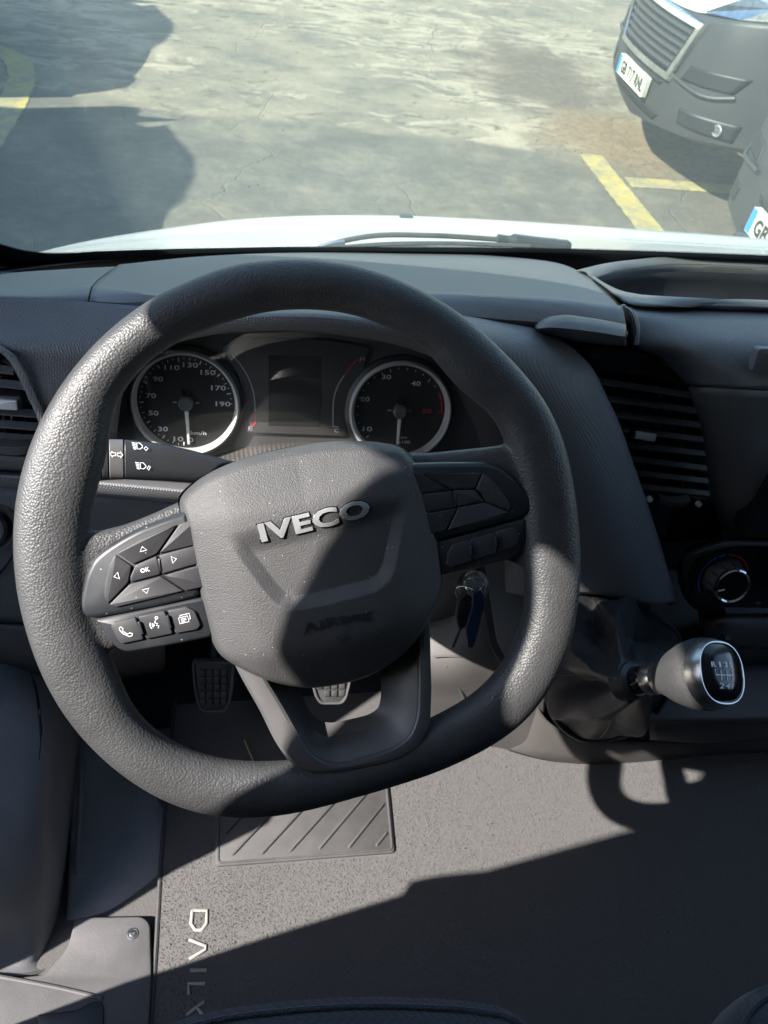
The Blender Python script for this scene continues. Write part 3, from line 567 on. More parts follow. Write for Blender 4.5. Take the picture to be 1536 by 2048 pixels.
# leather-covered roots of the side spokes, swept from the rim to the hub
def spoke(top, bot, hrow, n=14, th=.020):
    A = crv([np.array(q) for q in FW.pl(top)], n); Bq = crv([np.array(q) for q in FW.pl(bot)], n); rws = []
    for i in range(n):
        h = np.interp(i/(n-1), np.linspace(0, 1, len(hrow)), hrow); c = (A[i]+Bq[i])/2; d = (A[i]-Bq[i])/2
        rws.append([FW.p(*(c + d*np.sign(cos(q))*abs(cos(q))**.45), h + th/2*np.sign(sin(q))*abs(sin(q))**.6) for q in np.linspace(0, 2*pi, 24, endpoint=False)])
    b0 = len(rim.v); rim.grid(rws, cu=True); rim.f.append(tuple(b0+j for j in range(24))[::-1]); rim.f.append(tuple(b0+(n-1)*24+j for j in range(24)))
spoke([(110, 1040), (170, 1062), (225, 1056), (290, 1034), (363, 1002), (430, 978)], [(110, 1300), (180, 1310), (232, 1300), (290, 1270), (400, 1240), (440, 1230)], [-.001, -.003, -.006, -.010, -.012])
spoke([(1090, 900), (1030, 888), (985, 893), (930, 899), (860, 906), (800, 908)], [(1100, 1160), (1050, 1140), (1005, 1120), (950, 1120), (900, 1110), (840, 1110)], [-.001, -.003, -.006, -.010, -.012])
rimo = rim.build('rim', 'leather', wheel, smooth=180)
m = rimo.modifiers.new('Remesh', 'REMESH'); m.mode = 'VOXEL'; m.voxel_size = .0019; m.use_smooth_shade = True
m = rimo.modifiers.new('Smooth', 'SMOOTH'); m.factor = .5; m.iterations = 7

# airbag cover
hubpx = [(357,994),(386,964),(440,935),(511,910),(601,890),(690,882),(762,885),(805,893),(824,914),(844,960),(866,1021),(880,1082),(886,1139),(884,1182),(868,1222),(844,1262),(798,1316),(744,1350),(672,1371),(618,1377),(565,1369),(522,1355),(475,1334),(440,1310),(422,1280),(404,1218),(386,1146),(371,1060)]
HB = .002
H0 = np.array(FW.pl(hubpx, HB)); H = lin(np.vstack([crv(H0, 288, True), H0[:1]]), 289)[:-1]; HC = H.mean(0)
cp, sp_ = cos(PHI), sin(PHI)
def tl(u, v): return (u*cp+v*sp_, -u*sp_+v*cp)       # into the turned wheel's own axes
def smooth01(t): t = np.clip(t, 0, 1); return t*t*(3-2*t)
Ux = [tl(*q) for q in FW.pl([(426,1020),(470,1078),(540,1170),(562,1194),(584,1204),(612,1200),(680,1184),(738,1170),(762,1156),(776,1134),(792,1060),(806,985)], .02)]
def segd(p, a, b_): a = np.array(a); b_ = np.array(b_); p = np.array(p); d = b_-a; t = np.clip((p-a)@d/(d@d), 0, 1); return np.linalg.norm(p-a-t*d)
UP = lin(Ux, 70)
UQ = np.array(UP)
def hub_hv(P):                                      # height of the cover over the wheel plane, for many points
    P = np.asarray(P, float); d = np.min(np.hypot(P[:, None, 0]-H[None, :, 0], P[:, None, 1]-H[None, :, 1]), 1)
    x = P[:, 0]*cp+P[:, 1]*sp_; y = -P[:, 0]*sp_+P[:, 1]*cp; Q = np.stack([x, y], 1)
    a = UQ[:-1]; b_ = UQ[1:]; e = b_-a; t = np.clip(((Q[:, None]-a)*e).sum(2)/(e*e).sum(1), 0, 1); du = np.linalg.norm(Q[:, None]-a-t[..., None]*e, axis=2).min(1)
    ins = np.zeros(len(Q), bool)
    for i in range(len(UQ)):
        a1, b1 = UQ[i-1], UQ[i]
        if a1[1] == b1[1]: continue
        ins ^= ((a1[1] > y) != (b1[1] > y)) & (x < (b1[0]-a1[0])*(y-a1[1])/(b1[1]-a1[1])+a1[0])
    su = np.where(ins, du, -du)
    t = np.minimum(1, d/.008); h = HB + .010*(1-(1-t)**2.4) + .0175
    sp0 = lambda z: .5*(z+np.sqrt(z*z+.007**2))
    h -= .52*sp0(y-(HTOP-.040)-.10*np.abs(x)) + .50*sp0((HBOT+.036)-y+.10*np.abs(x)) + .34*sp0(np.abs(x+.002)-.052) + .9*x*x
    return h - .0052*smooth01((HTOP-.046-y)/.02)*np.clip((su+.0046)/.0092, 0, 1)
HTOP = max(tl(*q)[1] for q in H); HBOT = min(tl(*q)[1] for q in H)
def hub_h(u, v): return float(hub_hv([(u, v)])[0])
rws = []
for s_ in np.concatenate([[1.0], 1-np.linspace(.004, 1, 96)]):
    P = HC + (H-HC)*max(s_, 1e-4); hv = hub_hv(P); rws.append([FW.p(*p, z) for p, z in zip(P, hv)])
rws = [[FW.p(*(HC+(q-HC)*.93), HB-.034) for q in H], [FW.p(*(HC+(q-HC)*.985), HB-.012) for q in H], [FW.p(*q, HB-.002) for q in H]] + rws
hub = MB().grid(rws, cu=True, face=None); 
ctr = np.array(hub.v[0]); 
# orient outwards
p0, p1, p2 = (np.array(hub.v[i]) for i in (40*288, 40*288+1, 41*288)); 
if np.cross(p1-p0, p2-p0)@FW.z < 0: hub.f = [f[::-1] for f in hub.f]
hubo = hub.build('airbag_cover', 'airbag_plastic', wheel, smooth=60)
hh = lambda u, v: hub_h(u, v)
uc = FW.px(629, 1039, .022); ta = PHI
text(MB(), FW, 'IVECO', *uc, .0132, ang=ta, width=.0765, h=hh, bold=.035, thick=.0016).build('emblem_letters', 'badge_silver', hubo, smooth=20, bevel=.0007, seg=3)
text(MB(), FW, 'IVECO', *uc, .0146, ang=ta, width=.0785, h=hh, bold=.06, thick=.0004).build('emblem_recess', 'gloss_black', hubo, smooth=20)
ub = FW.px(673, 1239, .022)
text(MB(), FW, 'AIRbag', *ub, .0090, ang=ta, width=.049, h=hh, bold=0.008, thick=.0008).build('embossed_letters', 'bezel_plastic', hubo, smooth=20)
us = np.array(FW.px(685, 1268, .022)); s1 = MB()
def loc2(pts, c, k, a): ca, sa = cos(a), sin(a); return [(c[0]+k*(x*ca-y*sa), c[1]+k*(x*sa+y*ca)) for x, y in pts]
for pth_ in ([(-1.3, .1), (-.6, -.5), (.4, -.5), (1.0, .9)], [(-1.3, .1), (.6, .25)], [(-.7, -.5), (-.9, -.9), (.7, -.9), (1.0, -.2)]):
    s1.ribbon(FW, [np.array(q) for q in loc2(pth_, us, .0042, ta)], .0007, lambda u, v: hub_h(u, v)+.0004)
s1.build('embossed_symbol', 'bezel_plastic', hubo, smooth=0)
MB().lathe(FW.p(*HC, -.075), FW.z, [(.052, 0), (.056, .03), (.058, .050)], 32).build('hub_boss', 'dark_plastic', wheel)

# lower spoke: bowl with an opening
so = [(455,1305),(470,1338),(520,1425),(560,1496),(585,1525),(620,1540),(660,1541),(730,1532),(800,1514),(838,1490),(856,1455),(863,1400),(864,1320),(864,1240)]
si = [(500,1310),(522,1348),(565,1415),(606,1480),(628,1508),(655,1521),(700,1520),(745,1508),(790,1490),(818,1468),(831,1440),(838,1385),(840,1320),(842,1250)]
sm_ = [(548,1320),(562,1345),(592,1398),(618,1440),(632,1462),(652,1471),(690,1466),(725,1458),(752,1447),(772,1432),(781,1412),(784,1370),(786,1330),(788,1260)]
sh = [(572,1320),(585,1352),(605,1393),(625,1428),(640,1440),(658,1444),(690,1439),(718,1433),(740,1426),(756,1414),(761,1396),(762,1365),(762,1340),(762,1290)]
N_ = 60
def prow(px, h, lift=.011):                         # the bottom of the frame rides up onto the rim
    Q = crv([np.array(a) for a in FW.pl(px, h+lift*.7)], N_); k = smooth01(1-abs(np.linspace(-1, 1, N_))*1.25+.28)
    return [FW.p(*q, h+lift*w) for q, w in zip(Q, k)]
mixr = lambda A, Bq, w: [a*(1-w)+b_*w for a, b_ in zip(A, Bq)]
G = [prow(so, -.018), prow(so, .001), mixr(prow(so, .0048), prow(si, .0048), .14), mixr(prow(so, .0055), prow(si, .0055), .5), mixr(prow(so, .0048), prow(si, .0048), .86), prow(si, .0035), mixr(prow(si, -.001), prow(sm_, -.001), .05), mixr(prow(si, -.006), prow(sm_, -.008), .5), prow(sm_, -.014, .006), prow(sh, -.018, .004), prow(sh, -.030, .004)]
MB().grid(G, face=FW.p(0, -.1, 1)).build('lower_spoke', 'spoke_plastic', wheel, smooth=26, solid=.002)

# switch blocks on the side spokes
def conv(pts, sc, ox, oy): return [(a/sc+ox, b_/sc+oy) for a, b_ in pts]
def block(upper, lower, ub_, lb_, gaps, sc, ox, oy, side):
    hb = .011
    P = FW.pl(conv(upper, sc, ox, oy), hb); bz = MB().prism(FW, fillet(P, .004, 4), -.014, hb, .004).build('switch_bezel', 'bezel_plastic', wheel, smooth=45)
    P = FW.pl(conv(lower, sc, ox, oy), hb-.002); MB().prism(FW, fillet(P, .004, 4), -.015, hb-.002, .002).build('lower_bezel', 'bezel_plastic', wheel, smooth=45)
    out = []
    for poly, hh_, nm in [(q, hb+.0017, 'switch_button') for q in ub_] + [(q, hb+.0002, 'switch_button') for q in lb_]:
        c = np.mean(np.array(poly, float), 0); poly = [tuple(c + (np.array(q)-c)*(1-3.2/np.linalg.norm(np.array(q)-c))) for q in poly]
        P = FW.pl(conv(poly, sc, ox, oy), hh_); out.append(MB().prism(FW, fillet(P, .0012, 3), -.008, hh_, .0006).build(nm, 'button_plastic', wheel, smooth=45))
    for q in gaps:
        P = FW.pl(conv(q, sc, ox, oy), hb+.0012); MB().prism(FW, fillet(P, .0006, 2), -.004, hb+.0024, .0004).build('tactile_bar', 'bezel_plastic', wheel, smooth=45)
    return out
LB = block([(1160,372),(1000,425),(850,482),(750,535),(640,605),(565,668),(520,760),(485,910),(478,985),(515,1032),(580,1040),(760,1008),(1000,960),(1230,905)],
    [(575,1042),(640,1125),(715,1222),(780,1247),(900,1226),(1100,1190),(1310,1146),(1260,905),(1205,912),(900,975)],
    [[(715,635),(860,548),(1090,457),(965,640),(815,705)], [(706,640),(810,710),(790,815),(660,950),(637,900),(642,820),(672,700)], [(830,705),(965,648),(988,765),(800,815),(797,780)],
     [(975,645),(1140,600),(1240,580),(1260,690),(1165,715),(992,765)], [(795,822),(990,775),(1130,868),(900,925),(710,968),(667,952)], [(1100,455),(1135,440),(1230,410),(1240,575),(975,638)], [(1000,772),(1165,722),(1260,700),(1285,835),(1140,868)]],
    [[(690,1060),(835,1025),(885,1165),(745,1195),(708,1150),(678,1088)], [(847,1022),(1013,985),(1063,1130),(897,1165)], [(1027,985),(1145,960),(1200,990),(1235,1080),(1212,1106),(1077,1130)]],
    [[(968,672),(982,660),(996,740),(984,752)], [(845,1058),(860,1052),(884,1128),(868,1134)], [(1020,1018),(1036,1014),(1056,1092),(1040,1098)]], 3.072, 0, 900, -1)
RB = block([(60,185),(170,180),(400,172),(740,170),(850,200),(960,290),(1100,430),(1112,500),(1090,562),(1040,596),(700,690),(380,772),(270,800)],
    [(300,800),(390,778),(700,692),(1046,598),(1046,760),(1000,870),(900,930),(650,990),(400,1045),(320,1060)],
    [[(250,258),(700,253),(655,373),(480,380)], [(100,200),(215,250),(240,262),(470,383),(280,407),(120,420)], [(712,258),(760,275),(830,350),(890,430),(930,510),(915,545),(735,475),(705,415),(662,375)],
     [(490,385),(650,383),(725,470),(520,510)], [(150,430),(285,412),(475,390),(515,515),(330,550),(200,575)], [(525,520),(735,480),(912,552),(850,600),(442,695)], [(205,580),(335,555),(515,525),(430,695),(375,710),(260,735)]],
    [[(440,870),(480,802),(608,767),(630,930),(472,985),(440,960)], [(620,762),(795,710),(820,870),(637,925)], [(810,706),(940,670),(980,690),(995,770),(970,820),(832,865)]],
    [[(484,402),(496,398),(512,478),(500,486)], [(606,792),(622,788),(630,880),(614,886)], [(796,740),(812,735),(822,828),(806,834)]], 3.84, 780, 880, 1)
# printed symbols on the left switches
def sym(o, strokes, cx, cy, w, h, sc=1.0, closed=False, mat_='print_white'):
    mb = MB(); c = np.array(FW.px(cx, cy, h))
    for st, cl in strokes: mb.ribbon(FW, [np.array(q) for q in loc2(st, c, sc, PHI)], w, h, closed=cl)
    return mb.build('printed_symbol', mat_, o, smooth=0)
tri = lambda a: [(cos(a+k*2*pi/3), .75*sin(a+k*2*pi/3)) if a in (pi/2, -pi/2) else (.75*cos(a+k*2*pi/3), sin(a+k*2*pi/3)) for k in range(3)]
HS = .0110+.0017+.0005
for i, (cx, cy, a) in enumerate([(286,1099,pi/2), (234,1152,pi), (347,1119,0), (292,1181,-pi/2)]): sym(LB[(0, 1, 3, 4)[i]], [(tri(a), True)], cx, cy, .00055, HS, .0027)
mb = MB(); text(mb, FW, 'OK', *FW.px(290, 1140, HS), .0030, ang=PHI, h=HS, bold=.03); mb.build('printed_symbol', 'print_white', LB[2], smooth=0)
HL = .0110+.0002+.0005
arc = lambda r, a, b_, n=8, c=(0, 0): [(c[0]+r*cos(t), c[1]+r*sin(t)) for t in np.linspace(a, b_, n)]
sym(LB[7], [([(-.9, .9), (-.6, 1.0), (-.35, .55), (-.55, .25), (.1, -.5), (.5, -.4), (.95, -.6), (.8, -.95), (.3, -1.0), (-.6, -.2), (-.95, .5)], True)], 252, 1263, .0005, HL, .0040)
sym(LB[8], [(arc(.22, 0, 6.2, 8, (.45, .85)), True), ([(.25, .6), (0, .1), (.4, -.1), (.1, -.4), (.5, -.5), (.3, -.9)], False), (arc(.5, 2.4, 3.9, 6, (.0, -.2)), False), (arc(.85, 2.5, 3.8, 6, (.0, -.2)), False), (arc(.25, 2.2, 4, 5, (.0, -.2)), False)], 310, 1247, .0005, HL, .0042)
sym(LB[9], [([(-.9, -.6), (.6, -.6), (.6, .4), (-.9, .4)], True), ([(-.6, .4), (-.6, .75), (.95, .75), (.95, -.2), (.6, -.2)], False), ([(-.6, .1), (.3, .1)], False), ([(-.6, -.15), (.3, -.15)], False), ([(-.6, -.38), (.0, -.38)], False)], 369, 1238, .00045, HL, .0042)

# ================================================================== INSTRUMENT CLUSTER
ec = radians(22); FC = Fr(Yp(590, 800, .640), (1, 0, 0), (0, sin(ec), cos(ec)))
clu = root('instrument_cluster', Yp(590, 900, .63), 'instrument cluster with two silver-ringed dials and a blank dark screen', 'instrument cluster')
def cpl(pts, h=0.): return FC.pl(pts, h)
back = cpl([(215, 935), (222, 800), (255, 725), (330, 680), (430, 655), (600, 650), (720, 658), (830, 685), (910, 725), (975, 775), (1015, 850), (1020, 950)])
MB().prism(FC, back, -.012, -.004).build('backplate', 'cluster_satin', clu, smooth=0)
mp = MB().prism(FC, fillet(cpl([(440, 690), (520, 676), (660, 679), (740, 694), (720, 760), (694, 800), (692, 872), (488, 865), (488, 800), (476, 745)]), .006, 4), -.006, .0006, .001).build('centre_panel', 'cluster_satin', clu)
MB().prism(FC, cpl([(537, 710), (642, 713), (640, 853), (537, 850)]), -.002, .0012).build('screen', 'lcd', mp, smooth=0)
rib_rows = [Yl((240, 915, .633), (330, 925, .628), (480, 890, .628), (620, 882, .628), (800, 900, .628), (1010, 905, .63)), Yl((240, 945, .605), (330, 950, .60), (480, 930, .60), (620, 930, .60), (800, 940, .60), (1010, 950, .605))]
ribs = loft(rib_rows, 170, 3)
ribs.v = [(a, b_, c + (.0006 if (k % 170) % 2 else 0)) for k, (a, b_, c) in enumerate(ribs.v)]
ribs.build('ribbed_apron', 'cluster_ribbed', clu, smooth=20, solid=.002)
sheet('side_apron', [Yl((985, 800, .625), (1010, 850, .62), (1030, 930, .61)), Yl((900, 700, .648), (905, 820, .648), (890, 940, .630))], 'cluster_ribbed', clu, nu=20, nv=4, solid=.002)
def dial(cx, cy, rpx, labels, ticks, needle, extra):
    c = np.array(FC.px(cx, cy)); R = (FC.px(cx+rpx, cy)[0]-FC.px(cx-rpx, cy)[0])/2; C3 = FC.p(*c)
    d = MB().lathe(FC.p(*c, -.006), FC.z, [(R*.90, 0), (R*.90, .004), (.0005, .004)], 72).build('dial', 'dial_black', clu)
    MB().lathe(C3, FC.z, [(R*1.0, -.004), (R*.995, .006), (R*.96, .0085), (R*.925, .0075), (R*.895, .001), (R*.89, -.003)], 96, caps=False).build('dial_ring', 'ring_silver', d)
    MB().lathe(C3, FC.z, [(R*1.10, -.006), (R*1.07, .001), (R*1.0, .003)], 96, caps=False).build('dial_surround', 'dark_plastic', d)
    hz = -.0014
    for mt in ('print_white', 'print_red'):
        mb = MB()
        for s, px, py, hp, mm in labels:
            if mm == mt: text(mb, FC, s, *FC.px(px, py, hz), hp, width=hp*(.98*len(s)), h=hz, bold=.015)
        for (a, ln, w, mm) in ticks:
            if mm == mt: mb.ribbon(FC, [c+R*(.845-ln)*np.array([cos(a), sin(a)]), c+R*.845*np.array([cos(a), sin(a)])], w, hz)
        for pts, w, mm in extra:
            if mm == mt: mb.ribbon(FC, [c+R*np.array(q) for q in pts], w, hz)
        if mb.f: mb.build('dial_print', mt, d, smooth=0)
    a0 = needle; tip = c+R*.80*np.array([cos(a0), sin(a0)]); st = c+R*.16*np.array([cos(a0), sin(a0)]); nn = np.array([-sin(a0), cos(a0)])
    MB().prism(FC, [tuple(st+nn*R*.034), tuple(tip+nn*R*.022), tuple(tip-nn*R*.022), tuple(st-nn*R*.034)], -.0002, .0022, .0006).build('needle', 'needle_white', d, smooth=30)
    bk = c-R*.26*np.array([cos(a0), sin(a0)]); MB().prism(FC, [tuple(c+nn*R*.05), tuple(bk+nn*R*.05), tuple(bk-nn*R*.05), tuple(c-nn*R*.05)], -.0008, .0030).build('needle_tail', 'gloss_black', d, smooth=30)
    MB().lathe(FC.p(*c, -.002), FC.z, [(R*.135, 0), (R*.135, .006), (R*.11, .0075), (.0005, .0078)], 32).build('needle_hub', 'dash_plastic', d)
    return d
lab = [(s, x, y, .0050, 'print_white') for s, x, y in [('10', 357, 878), ('30', 326, 858), ('50', 307, 826), ('70', 302, 791), ('90', 316, 758), ('110', 344, 735), ('130', 381, 730), ('150', 416, 745), ('170', 437, 776), ('190', 446, 808), ('0', 382, 880)]] + [('km/h', 397, 866, .0040, 'print_white')]
tk = []
for k in range(39):
    a = radians(-95 - k*(265/38)); tk.append((a, .075 if k % 4 == 0 else (.05 if k % 2 == 0 else .028), .0011 if k % 4 == 0 else .0007, 'print_white'))
dial(372, 806, 110, lab, tk, radians(-88), [([(-.24, .0), (-.17, .0)], .0008, 'print_white'), ([(.17, 0), (.24, 0)], .0008, 'print_white')])
lab = [('10', 735, 858, .0050, 'print_white'), ('20', 730, 798, .0050, 'print_white'), ('30', 773, 754, .0050, 'print_white'), ('40', 832, 767, .0050, 'print_white'), ('50', 854, 822, .0050, 'print_red'), ('rpm', 806, 876, .0028, 'print_white'), ('x100', 808, 884, .0034, 'print_white')]
tk = [(radians(-92-k*11.5), .07 if k in (4, 9, 14, 19) else .035, .0009, 'print_white') for k in range(21)]
tk += [(radians(-1), .09, .0012, 'print_red')]
dial(800, 822, 102, lab, tk, radians(-90), [([(cos(t)*.83, sin(t)*.83) for t in np.linspace(radians(0), radians(15), 6)], .0017, 'print_red'), ([(cos(t)*.83, sin(t)*.83) for t in np.linspace(radians(17), radians(27), 5)], .0017, 'print_red'), ([(-.24, .0), (-.16, .0)], .0008, 'print_white'), ([(.17, 0), (.22, 0)], .0006, 'print_white')])
mb = MB(); hz = .0012
mb.ribbon(FC, crv([np.array(q) for q in cpl([(462, 707), (485, 735), (502, 768), (509, 800), (510, 823)], hz)], 20), .0012, hz); mb.ribbon(FC, [np.array(q) for q in cpl([(455, 716), (462, 707)], hz)], .0009, hz)
mb.ribbon(FC, crv([np.array(q) for q in cpl([(666, 853), (666, 820), (668, 795), (678, 767), (689, 750)], hz)], 20), .0014, hz); mb.ribbon(FC, [np.array(q) for q in cpl([(665, 853), (677, 854)], hz)], .0012, hz)
for s, x, y in (('F', 451, 703), ('E', 501, 857), ('H', 725, 718), ('C', 673, 861)): text(mb, FC, s, *FC.px(x, y, hz), .0042, width=.0044, h=hz, bold=.015)
mb.build('gauge_print', 'print_grey', mp, smooth=0)
mb = MB(); mb.ribbon(FC, crv([np.array(q) for q in cpl([(510, 826), (510, 845), (507, 851), (500, 851)], hz)], 10), .0018, hz); mb.ribbon(FC, [np.array(q) for q in cpl([(690, 749), (702, 732), (716, 718), (722, 726)], hz)], .0012, hz)
mb.build('gauge_print', 'print_red', mp, smooth=0)
MB().prism(FC, inset(back, .004), .0125, .0140).build('lens', 'cluster_lens', clu, smooth=0)

# ================================================================== DASHBOARD
dash = root('dashboard', (.5, .8, .3), 'dark grey dashboard moulding with textured hood, air vents and open tray', 'dashboard')
sheet('upper_pad', [Yl((238, 529, .935), (400, 513, 1.0), (600, 505, 1.05), (800, 506, 1.06), (1000, 512, 1.04), (1120, 527, .99), (1185, 556, .92)),
    Yl((212, 549, .835), (400, 530, .90), (600, 522, .93), (800, 522, .95), (1000, 530, .94), (1120, 543, .92), (1200, 573, .86)),
    Yl((190, 568, .745), (300, 588, .71), (450, 590, .71), (600, 588, .72), (800, 583, .738), (1000, 589, .738), (1120, 597, .738), (1236, 611, .738)),
    Yl((182, 586, .682), (300, 603, .672), (450, 606, .67), (600, 606, .675), (800, 600, .692), (1000, 606, .692), (1120, 613, .690), (1248, 626, .690)),
    Yl((179, 601, .668), (300, 616, .670), (450, 618, .675), (600, 620, .68), (800, 624, .681), (1000, 640, .679), (1120, 648, .676), (1254, 663, .672)), Yl((179, 606, .69), (300, 620, .69), (450, 622, .69), (600, 624, .70), (800, 636, .705), (1000, 652, .705), (1120, 659, .70), (1254, 674, .70))], 'dash_pad', dash, nu=70, nv=7, solid=.004)
sheet('left_pad', [Yl((-150, 575, .82), (-60, 560, .85), (0, 549, .87), (120, 539, .91), (232, 533, .935)), Yl((-150, 590, .73), (-60, 576, .76), (0, 566, .78), (100, 557, .81), (206, 550, .835)), Yl((-150, 588, .69), (-60, 582, .70), (0, 578, .715), (100, 574, .73), (186, 568, .745)),
    Yl((-150, 585, .66), (-60, 588, .665), (0, 589, .672), (90, 590, .678), (178, 586, .682)), Yl((-150, 594, .652), (-60, 597, .656), (0, 597, .662), (90, 600, .666), (175, 602, .668))], 'dash_pad', dash, nu=40, nv=6, solid=.004)
sheet('left_face', [Yl((-150, 592, .650), (-40, 594, .653), (100, 598, .658), (300, 614, .664)), Yl((-150, 640, .632), (-40, 640, .635), (100, 645, .637), (292, 660, .640)), Yl((-150, 675, .612), (-30, 676, .612), (110, 700, .613), (278, 705, .625)),
    Yl((-20, 682, .608), (38, 716, .606), (130, 745, .608), (258, 745, .622)), Yl((20, 702, .603), (62, 770, .598), (150, 800, .602), (243, 800, .618)), Yl((60, 762, .598), (84, 830, .592), (160, 860, .596), (235, 860, .614)), Yl((85, 832, .592), (100, 890, .586), (170, 930, .590), (230, 930, .610)), Yl((100, 880, .588), (110, 935, .582), (175, 975, .585), (232, 975, .604))], 'dash_knit', dash, nu=40, nv=6, solid=.004)
sheet('cluster_hood', [
    Yl((232, 860, .640), (238, 790, .640), (262, 730, .640), (330, 693, .638), (420, 671, .636), (520, 663, .635), (600, 664, .635), (700, 673, .636), (800, 692, .638), (880, 722, .640), (950, 775, .642), (1000, 850, .645), (1008, 930, .64), (1005, 1060, .63), (1000, 1180, .60)),
    Yl((226, 860, .606), (232, 785, .604), (256, 724, .598), (325, 685, .590), (418, 662, .585), (520, 653, .583), (600, 654, .583), (700, 663, .585), (800, 682, .588), (885, 712, .592), (958, 765, .60), (1012, 845, .61), (1024, 930, .612), (1024, 1060, .605), (1015, 1185, .59)),
    Yl((214, 850, .604), (222, 775, .602), (248, 712, .598), (315, 672, .590), (412, 645, .585), (520, 634, .583), (600, 633, .583), (710, 640, .586), (830, 656, .590), (920, 682, .594), (1010, 730, .60), (1080, 830, .606), (1125, 940, .606), (1160, 1060, .60), (1200, 1190, .59)),
    Yl((200, 840, .62), (212, 760, .622), (240, 695, .625), (308, 652, .63), (408, 628, .632), (520, 618, .634), (600, 615, .635), (720, 618, .638), (860, 630, .640), (970, 648, .638), (1075, 690, .632), (1148, 775, .626), (1195, 890, .622), (1248, 1050, .612), (1310, 1210, .596)),
    Yl((195, 830, .66), (205, 750, .665), (234, 685, .67), (302, 640, .675), (404, 616, .68), (520, 606, .684), (600, 602, .686), (725, 606, .688), (875, 622, .686), (985, 641, .680), (1090, 668, .668), (1162, 728, .655), (1208, 812, .648), (1260, 950, .64), (1345, 1205, .615)),
    Yl((195, 830, .72), (205, 750, .72), (234, 690, .72), (302, 650, .73), (404, 626, .74), (520, 616, .744), (600, 612, .746), (725, 616, .748), (875, 632, .746), (985, 650, .75), (1088, 674, .75), (1158, 734, .75), (1203, 818, .74), (1255, 955, .73), (1340, 1210, .70))], 'dash_knit', dash, nu=110, nv=7, solid=.003)
# knee panels behind the wheel
sheet('lower_roll', [Yl((-150, 935, .61), (0, 940, .612), (120, 948, .61), (240, 955, .606), (420, 968, .602), (700, 985, .60), (1000, 1000, .60)), Yl((-150, 948, .592), (0, 953, .594), (120, 962, .590), (240, 972, .584), (420, 988, .580), (700, 1005, .58), (1000, 1020, .585)), Yl((-150, 962, .592), (0, 968, .595), (120, 977, .592), (240, 988, .586), (420, 1004, .583), (700, 1025, .583), (1000, 1040, .585)), Yl((-150, 968, .612), (0, 975, .615), (120, 984, .612), (240, 996, .608), (420, 1012, .604), (700, 1030, .605), (1000, 1045, .605))], 'dash_knit', dash, nu=60, nv=5, solid=.003)
sheet('knee_panel', [Yl((-150, 968, .612), (0, 974, .615), (170, 988, .614), (400, 1010, .615), (700, 1030, .62), (980, 1045, .625)), Yl((-150, 1100, .590), (0, 1105, .592), (170, 1118, .60), (400, 1130, .61), (700, 1150, .61), (970, 1160, .615)), Yl((-150, 1240, .560), (0, 1245, .565), (180, 1258, .58), (400, 1262, .61), (700, 1275, .62), (940, 1235, .63))], 'dash_plastic', dash, nu=50, nv=8, solid=.004)
sheet('lower_trim', [Yl((-150, 1245, .555), (0, 1250, .560), (110, 1258, .567), (190, 1264, .578), (330, 1276, .61)), Yl((-150, 1285, .540), (0, 1300, .545), (100, 1322, .555), (180, 1335, .575), (330, 1330, .62)), Yl((-150, 1310, .545), (0, 1325, .552), (80, 1352, .565), (160, 1364, .60), (320, 1345, .66))], 'grey_plastic', dash, nu=40, nv=7, solid=.004)
hk = MB().lathe(Yp(-18, 1052, .600), (0, -.85, .5), [(.030, -.004), (.030, .004), (.026, .007), (.0235, .003), (.0235, -.002)], 48, caps=False).build('headlamp_switch', 'spoke_plastic', dash)
MB().lathe(Yp(-18, 1052, .600), (0, -.85, .5), [(.021, -.002), (.020, .010), (.017, .013), (.001, .013)], 40).build('rotary_knob', 'dark_plastic', hk)
MB().tube(crv(Yl((-40, 1180, .578), (5, 1140, .582), (30, 1105, .588)), 14), .0012, 6).build('panel_seam', 'gloss_black', dash)
# right-hand body of the dashboard
sheet('upper_body', [Yl((1258, 613, .757), (1330, 616, .775), (1420, 618, .785), (1536, 622, .795), (1750, 631, .81)), Yl((1266, 640, .718), (1340, 645, .722), (1430, 650, .728), (1536, 655, .733), (1750, 665, .74)), Yl((1268, 682, .704), (1350, 680, .697), (1440, 690, .69), (1536, 698, .69), (1750, 705, .69)), Yl((1320, 716, .705), (1385, 722, .682), (1460, 735, .672), (1536, 742, .67), (1750, 750, .67)), Yl((1374, 770, .705), (1406, 773, .675), (1470, 776, .662), (1536, 779, .66), (1750, 785, .66))], 'dash_plastic', dash, nu=50, nv=7, solid=.005)
sheet('centre_body', [Yl((1376, 775, .705), (1408, 777, .675), (1470, 780, .661), (1536, 783, .659), (1750, 789, .66)), Yl((1402, 855, .705), (1428, 858, .674), (1480, 860, .655), (1536, 862, .654), (1750, 865, .655)), Yl((1415, 940, .705), (1442, 942, .674), (1492, 943, .650), (1540, 944, .648), (1750, 945, .65)), Yl((1422, 1010, .705), (1452, 1022, .674), (1500, 1032, .650), (1545, 1035, .648), (1750, 1035, .65)), Yl((1435, 1060, .71), (1475, 1076, .685), (1520, 1082, .668), (1560, 1085, .664), (1750, 1085, .665))], 'dash_plastic', dash, nu=50, nv=7, solid=.005)
sc_ = MB().prism(Fr(Yp(1600, 975, .648), (1, 0, 0), (0, .15, 1)), fillet([(-.055, -.075), (.2, -.075), (.2, .075), (-.055, .075)], .012, 5), -.02, .010, .004).build('screen_frame', 'gloss_black', dash)
MB().prism(Fr(Yp(1500+60, 722, .668), (1, 0, 0), (0, .3, 1)), fillet([(-.030, -.014), (.06, -.014), (.06, .013), (-.030, .013)], .004, 4), -.01, .0012, .0006).build('catch', 'dash_plastic', dash)
